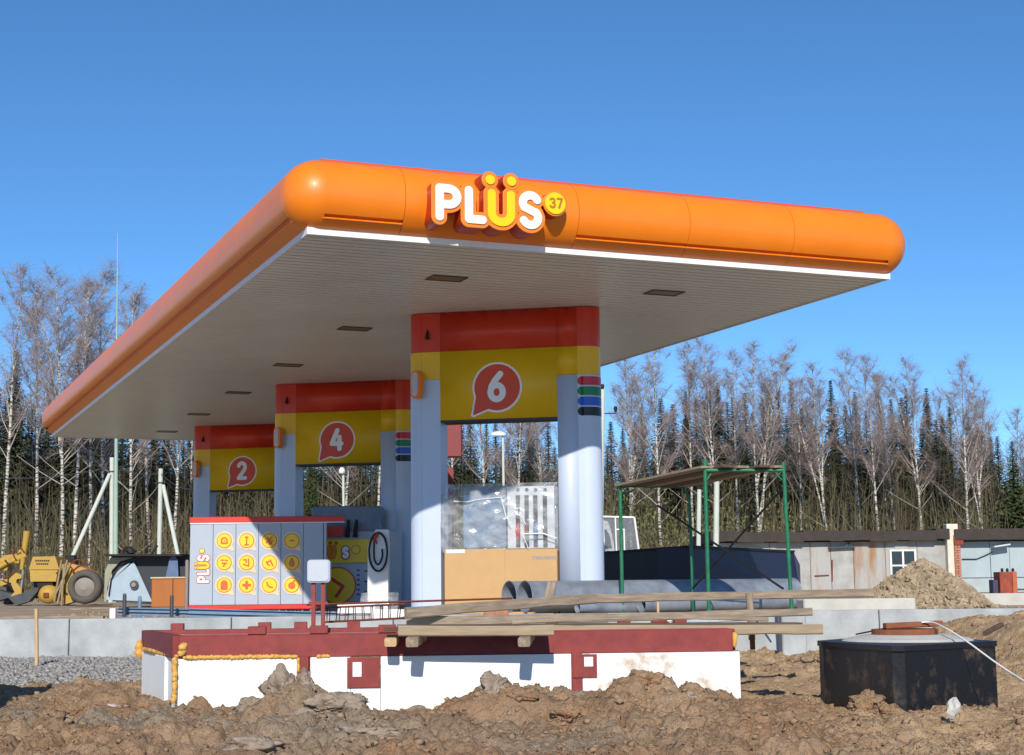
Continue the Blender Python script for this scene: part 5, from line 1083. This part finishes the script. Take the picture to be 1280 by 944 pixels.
# ================================================================ TREES
def segs_obj(name,P,Q,r0,r1,mt_,parent=None,n=3):
    P=np.array(P,dtype=np.float64);Q=np.array(Q,dtype=np.float64);r0=np.array(r0);r1=np.array(r1); N=len(P); t=Q-P; t/=np.linalg.norm(t,axis=1,keepdims=True)+1e-9
    ref=np.where(np.abs(t[:,2:3])<.9,np.array([[0,0,1.]]),np.array([[1.,0,0]])); a=np.cross(t,ref); a/=np.linalg.norm(a,axis=1,keepdims=True); c=np.cross(t,a)
    th=np.arange(n)*2*PI/n; off=a[:,None]*np.cos(th)[None,:,None]+c[:,None]*np.sin(th)[None,:,None]
    V=np.concatenate([P[:,None]+off*r0[:,None,None],Q[:,None]+off*r1[:,None,None]],1).reshape(-1,3).astype(np.float32)
    k=np.arange(n); f=np.stack([k,(k+1)%n,(k+1)%n+n,k+n],-1); F=(f[None]+(np.arange(N)*2*n)[:,None,None]).reshape(-1,4)
    return raw(name,V,F,mt_,parent,True)
def raw(name,V,F,mt_,parent=None,smooth=False):
    me=bpy.data.meshes.new(name); k=F.shape[1]; me.vertices.add(len(V)); me.vertices.foreach_set('co',V.astype(np.float32).ravel()); me.loops.add(F.size); me.loops.foreach_set('vertex_index',F.ravel().astype(np.int32))
    me.polygons.add(len(F)); me.polygons.foreach_set('loop_start',(np.arange(len(F))*k).astype(np.int32)); me.polygons.foreach_set('loop_total',np.full(len(F),k,dtype=np.int32))
    if smooth: me.polygons.foreach_set('use_smooth',np.ones(len(F),dtype=bool))
    me.update(calc_edges=True); me.materials.append(mt_); o=bpy.data.objects.new(name,me); link(o,parent); return o
def birch_parts(seed,H=14,forks=1,crown0=.38,spread=1.0,dens=1.0,low=0):
    r=random.Random(seed); trunks=[]; limbs=[];tw=[]
    def path(p,d,L,n,wob,up=0.0):
        pts=[Vector(p)]; d=Vector(d).normalized()
        for i in range(n):
            d=(d+Vector((r.uniform(-wob,wob),r.uniform(-wob,wob),up))).normalized(); pts.append(pts[-1]+d*L/n)
        return pts
    main=[path((0,0,-.1),(r.uniform(-.05,.05),r.uniform(-.05,.05),1),H,14,.035,.02)]
    trunks.append((main[0],.105*H/14,.012))
    for f in range(forks-1):
        k=r.randint(3,6); a=r.uniform(0,6.28); p=main[0][k]; L=(H-p.z)*r.uniform(.85,.97); q=path(p,(.2*math.cos(a),.2*math.sin(a),1),L,10,.05,.04); main.append(q); trunks.append((q,.068*H/14,.01))
    def limb(p,az,el,L,rad):
        q=path(p,(math.cos(az)*math.cos(el),math.sin(az)*math.cos(el),math.sin(el)),L,5,.16,.05); limbs.append((q,rad,.010))
        ns=int((5+L*2.6)*dens)
        for j in range(ns):
            s=.2+.8*r.random(); i=min(4,int(s*5)); pp=q[i].lerp(q[i+1],s*5-i); a2=az+r.choice((-1,1))*r.uniform(.3,1.3); l2=L*r.uniform(.18,.42)*(1.15-s*.5)
            q2=path(pp,(math.cos(a2)*.8,math.sin(a2)*.8,r.uniform(.5,1.4)),l2,3,.2,.0); tw.append((q2,.009,.005))
            for k in range(int(3+3.2*dens)):
                s3=r.random(); i3=min(2,int(s3*3)); p3=q2[i3].lerp(q2[i3+1],s3*3-i3); a3=r.uniform(0,6.28); l3=r.uniform(.25,.75)
                q3=path(p3,(math.cos(a3)*.7,math.sin(a3)*.7,r.uniform(-.1,1.2)),l3,2,.3,-.2); tw.append((q3,.0048,.003))
    for mi,mp_ in enumerate(main):
        hb=mp_[0].z; n=int((34 if mi==0 else 20)*dens)
        for i in range(n):
            t=crown0+(1-crown0)*((i+r.random())/n) if mi==0 else .25+.75*((i+r.random())/n)
            t=min(t,.985); k=min(len(mp_)-2,int(t*(len(mp_)-1))); p=mp_[k].lerp(mp_[k+1],t*(len(mp_)-1)-k); L=(H*.23*(1-t)**.6+.45)*r.uniform(.6,1.15)*spread
            limb(p,r.uniform(0,6.28),r.uniform(.65,1.15),L,.009+.016*(1-t)+.003*L)
    for i in range(low):
        t=r.uniform(.15,crown0); k=int(t*14); p=main[0][k]; a=r.uniform(0,6.28); q=path(p,(math.cos(a),math.sin(a),.55),r.uniform(1.5,3.2),4,.12,.06); limbs.append((q,.022,.009))
    def fl(L_): 
        P=[];Q=[];a=[];c=[]
        for q,ra,rb in L_:
            n=len(q)-1
            for i in range(n): P.append(q[i]);Q.append(q[i+1]);a.append(ra+(rb-ra)*i/n);c.append(ra+(rb-ra)*(i+1)/n)
        return P,Q,a,c
    return fl(trunks),fl(limbs),fl(tw)
HID=[]
def birch_proto(seed,**k):
    T,Lm,Tw=birch_parts(seed,**k)
    return (T,Lm,Tw)
def make_tree(name,partsets,loc,sc,rot,label,cat,group=None):
    t=bpy.data.objects.new(name,None); link(t); t.location=loc; t.scale=(sc,sc,sc); t.rotation_euler=(0,0,rot); WL[t]=Vector(); tag(t,label,cat,group)
    for me in partsets:
        o=bpy.data.objects.new(me.name.split('.')[0],me); COL.objects.link(o); o.parent=t
        if me.name[:4]!='trun': o['kind']='stuff'
    return t
def tmesh(fn):
    o=fn(); me=o.data; bpy.data.objects.remove(o); return me
BP=[]
for i,kw in enumerate((dict(H=14,forks=1,crown0=.42),dict(H=14,forks=2,crown0=.40,low=3),dict(H=14,forks=1,crown0=.5,spread=.85,low=2),dict(H=14,forks=3,crown0=.45,spread=.9,low=2),dict(H=14,forks=1,crown0=.35,spread=1.2,low=5),dict(H=14,forks=4,crown0=.5,spread=.9))):
    T,Lm,Tw=birch_parts(100+i,**kw)
    BP.append([tmesh(lambda:segs_obj('trunk',*T[:2],T[2],T[3],bark_b,n=8)),tmesh(lambda:segs_obj('limbs',*Lm[:2],Lm[2],Lm[3],limb_m,n=4)),tmesh(lambda:segs_obj('twigs',*Tw[:2],Tw[2],Tw[3],twig_m,n=3))])
def spruce_mesh(seed,H=12,mt_=need,full=1.0,bare=.1):
    r=np.random.default_rng(seed); Vs=[];n=0; z=bare*H
    while z<H*.995:
        t=z/H; R=(.20*H*(1-t)**1.1+.04)*full; nb=int(6+5*(1-t)); a0=r.uniform(0,6.28)
        for i in range(nb):
            a=a0+2*PI*i/nb+r.uniform(-.25,.25); L=R*r.uniform(.65,1.15); dr=r.uniform(.12,.45)*(1-t*.8); ns=max(3,int(L*6)); zj=r.uniform(-.22,.22)*(1-t)
            for k in range(ns):
                s=(k+.6)/ns; p=np.array([math.cos(a)*L*s,math.sin(a)*L*s,z+zj-dr*L*s*1.0+.28*L*s*s+r.uniform(-.04,.04)])
                for side in(-1,1,0):
                    ll=(.10+.36*(1-s*.6)*min(1,L))*r.uniform(.7,1.25); da=side*r.uniform(.6,1.1); d=np.array([math.cos(a+da),math.sin(a+da),-.25-r.uniform(0,.45)])*ll
                    w_=np.array([-math.sin(a+da),math.cos(a+da),r.uniform(-.5,.5)])*ll*.2
                    Vs+= [p-w_,p+w_,p+d]
        z+=.13+.20*(1-t)*r.uniform(.7,1.2)
    V=np.array(Vs); F=np.arange(len(V)).reshape(-1,3)
    me=tmesh(lambda:raw('crown',V,F,mt_)); tr=tmesh(lambda:segs_obj('trunk',[(0,0,-.1),(0,0,H*.5)],[(0,0,H*.5),(0,0,H*.98)],[.15,.09],[.09,.015],bark_s,n=7))
    return [tr,me]
SP=[spruce_mesh(1),spruce_mesh(2,full=.85),spruce_mesh(3,full=1.15,bare=.04),spruce_mesh(4,full=.75,bare=.2)]
SG=[spruce_mesh(7,H=12,mt_=need2,full=1.3,bare=.03),spruce_mesh(8,H=12,mt_=need2,full=1.1,bare=.05)]
rr=random.Random(77)
def put_birch(px,top,Y,v,label,group=None,rot=None):
    p=at(px,690,Y); H=at(px,top,Y).z; make_tree('birch_tree',BP[v],(p.x,Y,-.05),H/13.9,rr.uniform(0,6.28) if rot is None else rot,label,'birch',group)
def put_spruce(px,top,Y,v,label,group=None,P=SP,wd=1):
    p=at(px,690,Y); H=at(px,top,Y).z; t=make_tree('spruce_tree',P[v],(p.x,Y,-.05),H/12,rr.uniform(0,6.28),label,'spruce',group); t.scale=(H/12*wd,H/12*wd,H/12)
for a in ((4,334,70,0,'bare birch cut by the left edge of the view, white trunk at the frame edge'),
 (46,362,73,2,'slim bare birch just right of the leftmost spruce'),
 (76,344,67,1,'tall forked birch with a thick white trunk before the second spruce from the left'),
 (92,350,71,2,'bare birch directly right of the tall forked birch at left'),
 (113,352,74,0,'slim birch rising left of the long white pole brace'),
 (134,345,76,4,'wide crowned bare birch behind the two braced poles'),
 (168,372,73,4,'spreading birch trunk midway between the two braced poles'),
 (218,392,70,0,'straight birch trunk just left of gate 2, right of the second braced pole'),
 (190,380,78,2,'thin birch whose top shows over the orange canopy edge at left'),
 (433,430,68,1,'birch trunk beside the small street lamp seen through gate 4'),
 (467,430,70,2,'white birch trunk at the right side of the gate 4 opening'),
 (567,440,72,2,'birch trunk under the dark red sign box'),
 (607,430,66,0,'bright white birch trunk left of the oval lamp in the gate 6 opening'),
 (643,440,72,4,'pale birch trunk right of the oval lamp in the gate 6 opening'),
 (680,450,76,1,'twiggy birch beside the right column inside the gate 6 opening'),
 (788,436,72,1,'birch nearest the white utility pole, rising under the canopy edge'),
 (830,432,70,4,'spreading birch with wide low limbs behind the scaffold left post'),
 (868,430,75,2,'slim straight birch behind the middle of the scaffold deck'),
 (897,428,74,1,'forked birch above the tall scaffold upright'),
 (922,446,76,2,'slender birch between the forked birch and the many stemmed birch'),
 (948,430,70,5,'large birch splitting into four white stems above the scaffold right half'),
 (1002,474,76,0,'thin birch just right of the scaffold right post'),
 (1038,455,73,3,'leaning birch with a V fork over the left part of the garage roof'),
 (1078,444,76,2,'straight birch third from the right post of the scaffold'),
 (1099,446,72,0,'bright straight birch over the rust streaked middle garage door'),
 (1124,470,80,2,'dull thin birch right of the bright straight one above the garages'),
 (1153,452,74,1,'forked birch above the garage window'),
 (1214,455,72,4,'crooked birch with long bare side limbs above the brick pillar'),
 (1233,470,74,3,'many branched reddish birch above the blue garage'),
 (1274,512,80,0,'small birch at the right edge of the view')): put_birch(*a)
for a in ((14,436,82,0,'leftmost dark spruce standing at the left edge of the view'),(92,424,84,1,'tall dark spruce behind the forked birch at left'),
 (862,486,92,0,'pointed spruce behind the middle of the scaffold deck'),(903,474,93,1,'spruce top just left of the four stemmed birch'),(996,474,92,0,'pointed spruce behind the thin birch right of the scaffold'),
 (1046,474,92,2,'broad spruce behind the leaning V forked birch'),(1076,486,94,1,'spruce behind the straight birch above the garages'),(1141,482,93,3,'narrow left one of the twin spruces above the garage window'),
 (1167,482,92,0,'right one of the twin spruces above the garage window'),(1246,543,96,1,'low spruce top above the blue garage roof')): put_spruce(*a)
put_spruce(388,570,66,0,'bright green young conifer showing left in the gate 4 opening',P=SG); put_spruce(1272,548,68,1,'bright green bushy conifer at the right edge above the blue garage',P=SG,wd=1.4); put_spruce(665,588,70,0,'green young conifer behind the oval street lamp',P=SG,wd=1.2); put_spruce(585,590,72,1,'green young conifer left of the oval street lamp',P=SG,wd=1.2)
lab_s='dark green spruce standing in the close ranks of the wood'; lab_b='thin bare birch standing deep among the spruces of the wood'
def skyline(px):
    return float(np.interp(px,[-200,0,30,60,110,150,240,400,560,740,800,860,930,1000,1100,1180,1230,1290,1500],[470,452,500,468,470,500,500,505,510,520,510,500,490,500,500,500,540,566,570]))
for i in range(210):
    px=-190+1660*((i+rr.random())/210); Y=rr.choice((84,87,91,96,102)); top=skyline(px)+rr.uniform(-14,52)
    put_spruce(px,top,Y,rr.randrange(4),lab_s,'spruces of the wood',wd=rr.uniform(1.0,1.45))
for i in range(28):
    px=-180+1640*((i+rr.random())/28); Y=rr.uniform(80,100); put_birch(px,skyline(px)+rr.uniform(-40,30),Y,rr.choice((0,2,2,4)),lab_b,'birches deep in the wood')
# undergrowth: thin stems and young leaves, beyond counting
r=np.random.default_rng(9); N=9000
x=r.uniform(-48,48,N);y=r.uniform(66,98,N); h=r.uniform(1.2,5.5,N)*(1-.25*(y<70)); lean=r.normal(0,.12,(N,2))
P=np.stack([x,y,np.full(N,-.1)],1); Q=P+np.stack([lean[:,0]*h,lean[:,1]*h,h],1)
P2=[];Q2=[];A=[];C=[]
for k in range(4):
    s=r.uniform(.3,.95,N)[:,None]; p=P+(Q-P)*s; a=r.uniform(0,6.28,N); l=r.uniform(.4,1.3,N); q=p+np.stack([np.cos(a)*l*.6,np.sin(a)*l*.6,l*.7],1); P2.append(p);Q2.append(q)
Pa=np.concatenate([P]+P2);Qa=np.concatenate([Q]+Q2); ra=np.concatenate([np.full(N,.022),np.full(4*N,.010)]); rb=np.concatenate([np.full(N,.010),np.full(4*N,.006)])
o=segs_obj('thicket',Pa,Qa,ra,rb,brush_m); tag(o,'grey brown thicket of bare thin stems filling the foot of the wood','undergrowth',kind='stuff')
def greenness(px): return np.interp(px,[-200,120,150,380,560,700,770,1000,1030,1130,1180,1230,1290,1400],[.12,.25,.12,.3,.6,.6,1,.9,.35,.25,.15,.5,1,1])
M_=150000; x=r.uniform(-46,46,M_);y=r.uniform(66,84,M_); pxs=640+x/y*1950; hmax=np.interp(pxs,[-200,560,760,900,1000,1100,1290],[2.2,3.5,5.2,4.6,4.0,2.6,4.5]); keep=r.random(M_)<greenness(pxs)*.75
x=x[keep];y=y[keep];hm=hmax[keep];n=len(x); z=hm*r.random(n)**.9*(.55+.45*np.sin(x*1.9+1)*np.sin(y*.7)+.2)
c=np.stack([x,y,np.clip(z,.1,9)],1); V=(c[:,None]+r.normal(0,.042,(n,3,3))*np.array([1,1,1.6])).reshape(-1,3); o=raw('young_foliage',V,np.arange(n*3).reshape(-1,3),leaf_m); tag(o,'olive green young leaves spread through the thicket below the birches','undergrowth',kind='stuff')
N=5000
x=r.uniform(-50,50,N);y=r.uniform(76,100,N); h=r.uniform(3,8.0,N); lean=r.normal(0,.10,(N,2)); P=np.stack([x,y,np.full(N,-.1)],1); Q=P+np.stack([lean[:,0]*h,lean[:,1]*h,h],1)
P2=[];Q2=[]
for k in range(7):
    s=r.uniform(.25,1,N)[:,None]; p=P+(Q-P)*s; a=r.uniform(0,6.28,N); l=r.uniform(.5,1.6,N); q=p+np.stack([np.cos(a)*l*.7,np.sin(a)*l*.7,l*.6],1); P2.append(p);Q2.append(q)
Pa=np.concatenate([P]+P2);Qa=np.concatenate([Q]+Q2); ra=np.concatenate([np.full(N,.026),np.full(7*N,.011)]); rb=np.concatenate([np.full(N,.008),np.full(7*N,.005)])
o=segs_obj('sapling_mass',Pa,Qa,ra,rb,mat('sapling_bark',(88,80,62),.9,0,.25,.5,rgb2=(112,102,80))); tag(o,'tangle of tall leafless saplings between the birches and the spruces',cat='undergrowth',kind='stuff')
# dry grass tufts along the yard edge in front of the garages and wood
N=6000; x=r.uniform(-34,34,N);y=r.uniform(64.5,72,N); P=np.stack([x,y,np.full(N,-.05)],1); h=r.uniform(.1,.4,N); Q=P+np.stack([r.normal(0,.1,N),r.normal(0,.1,N),h],1)
o=segs_obj('dry_grass',P,Q,np.full(N,.02),np.full(N,.004),mat('dry_grass',(150,136,96),.9,0,.25,.6)); tag(o,'dry yellowish grass at the foot of the wood behind the yard','grass',kind='stuff')
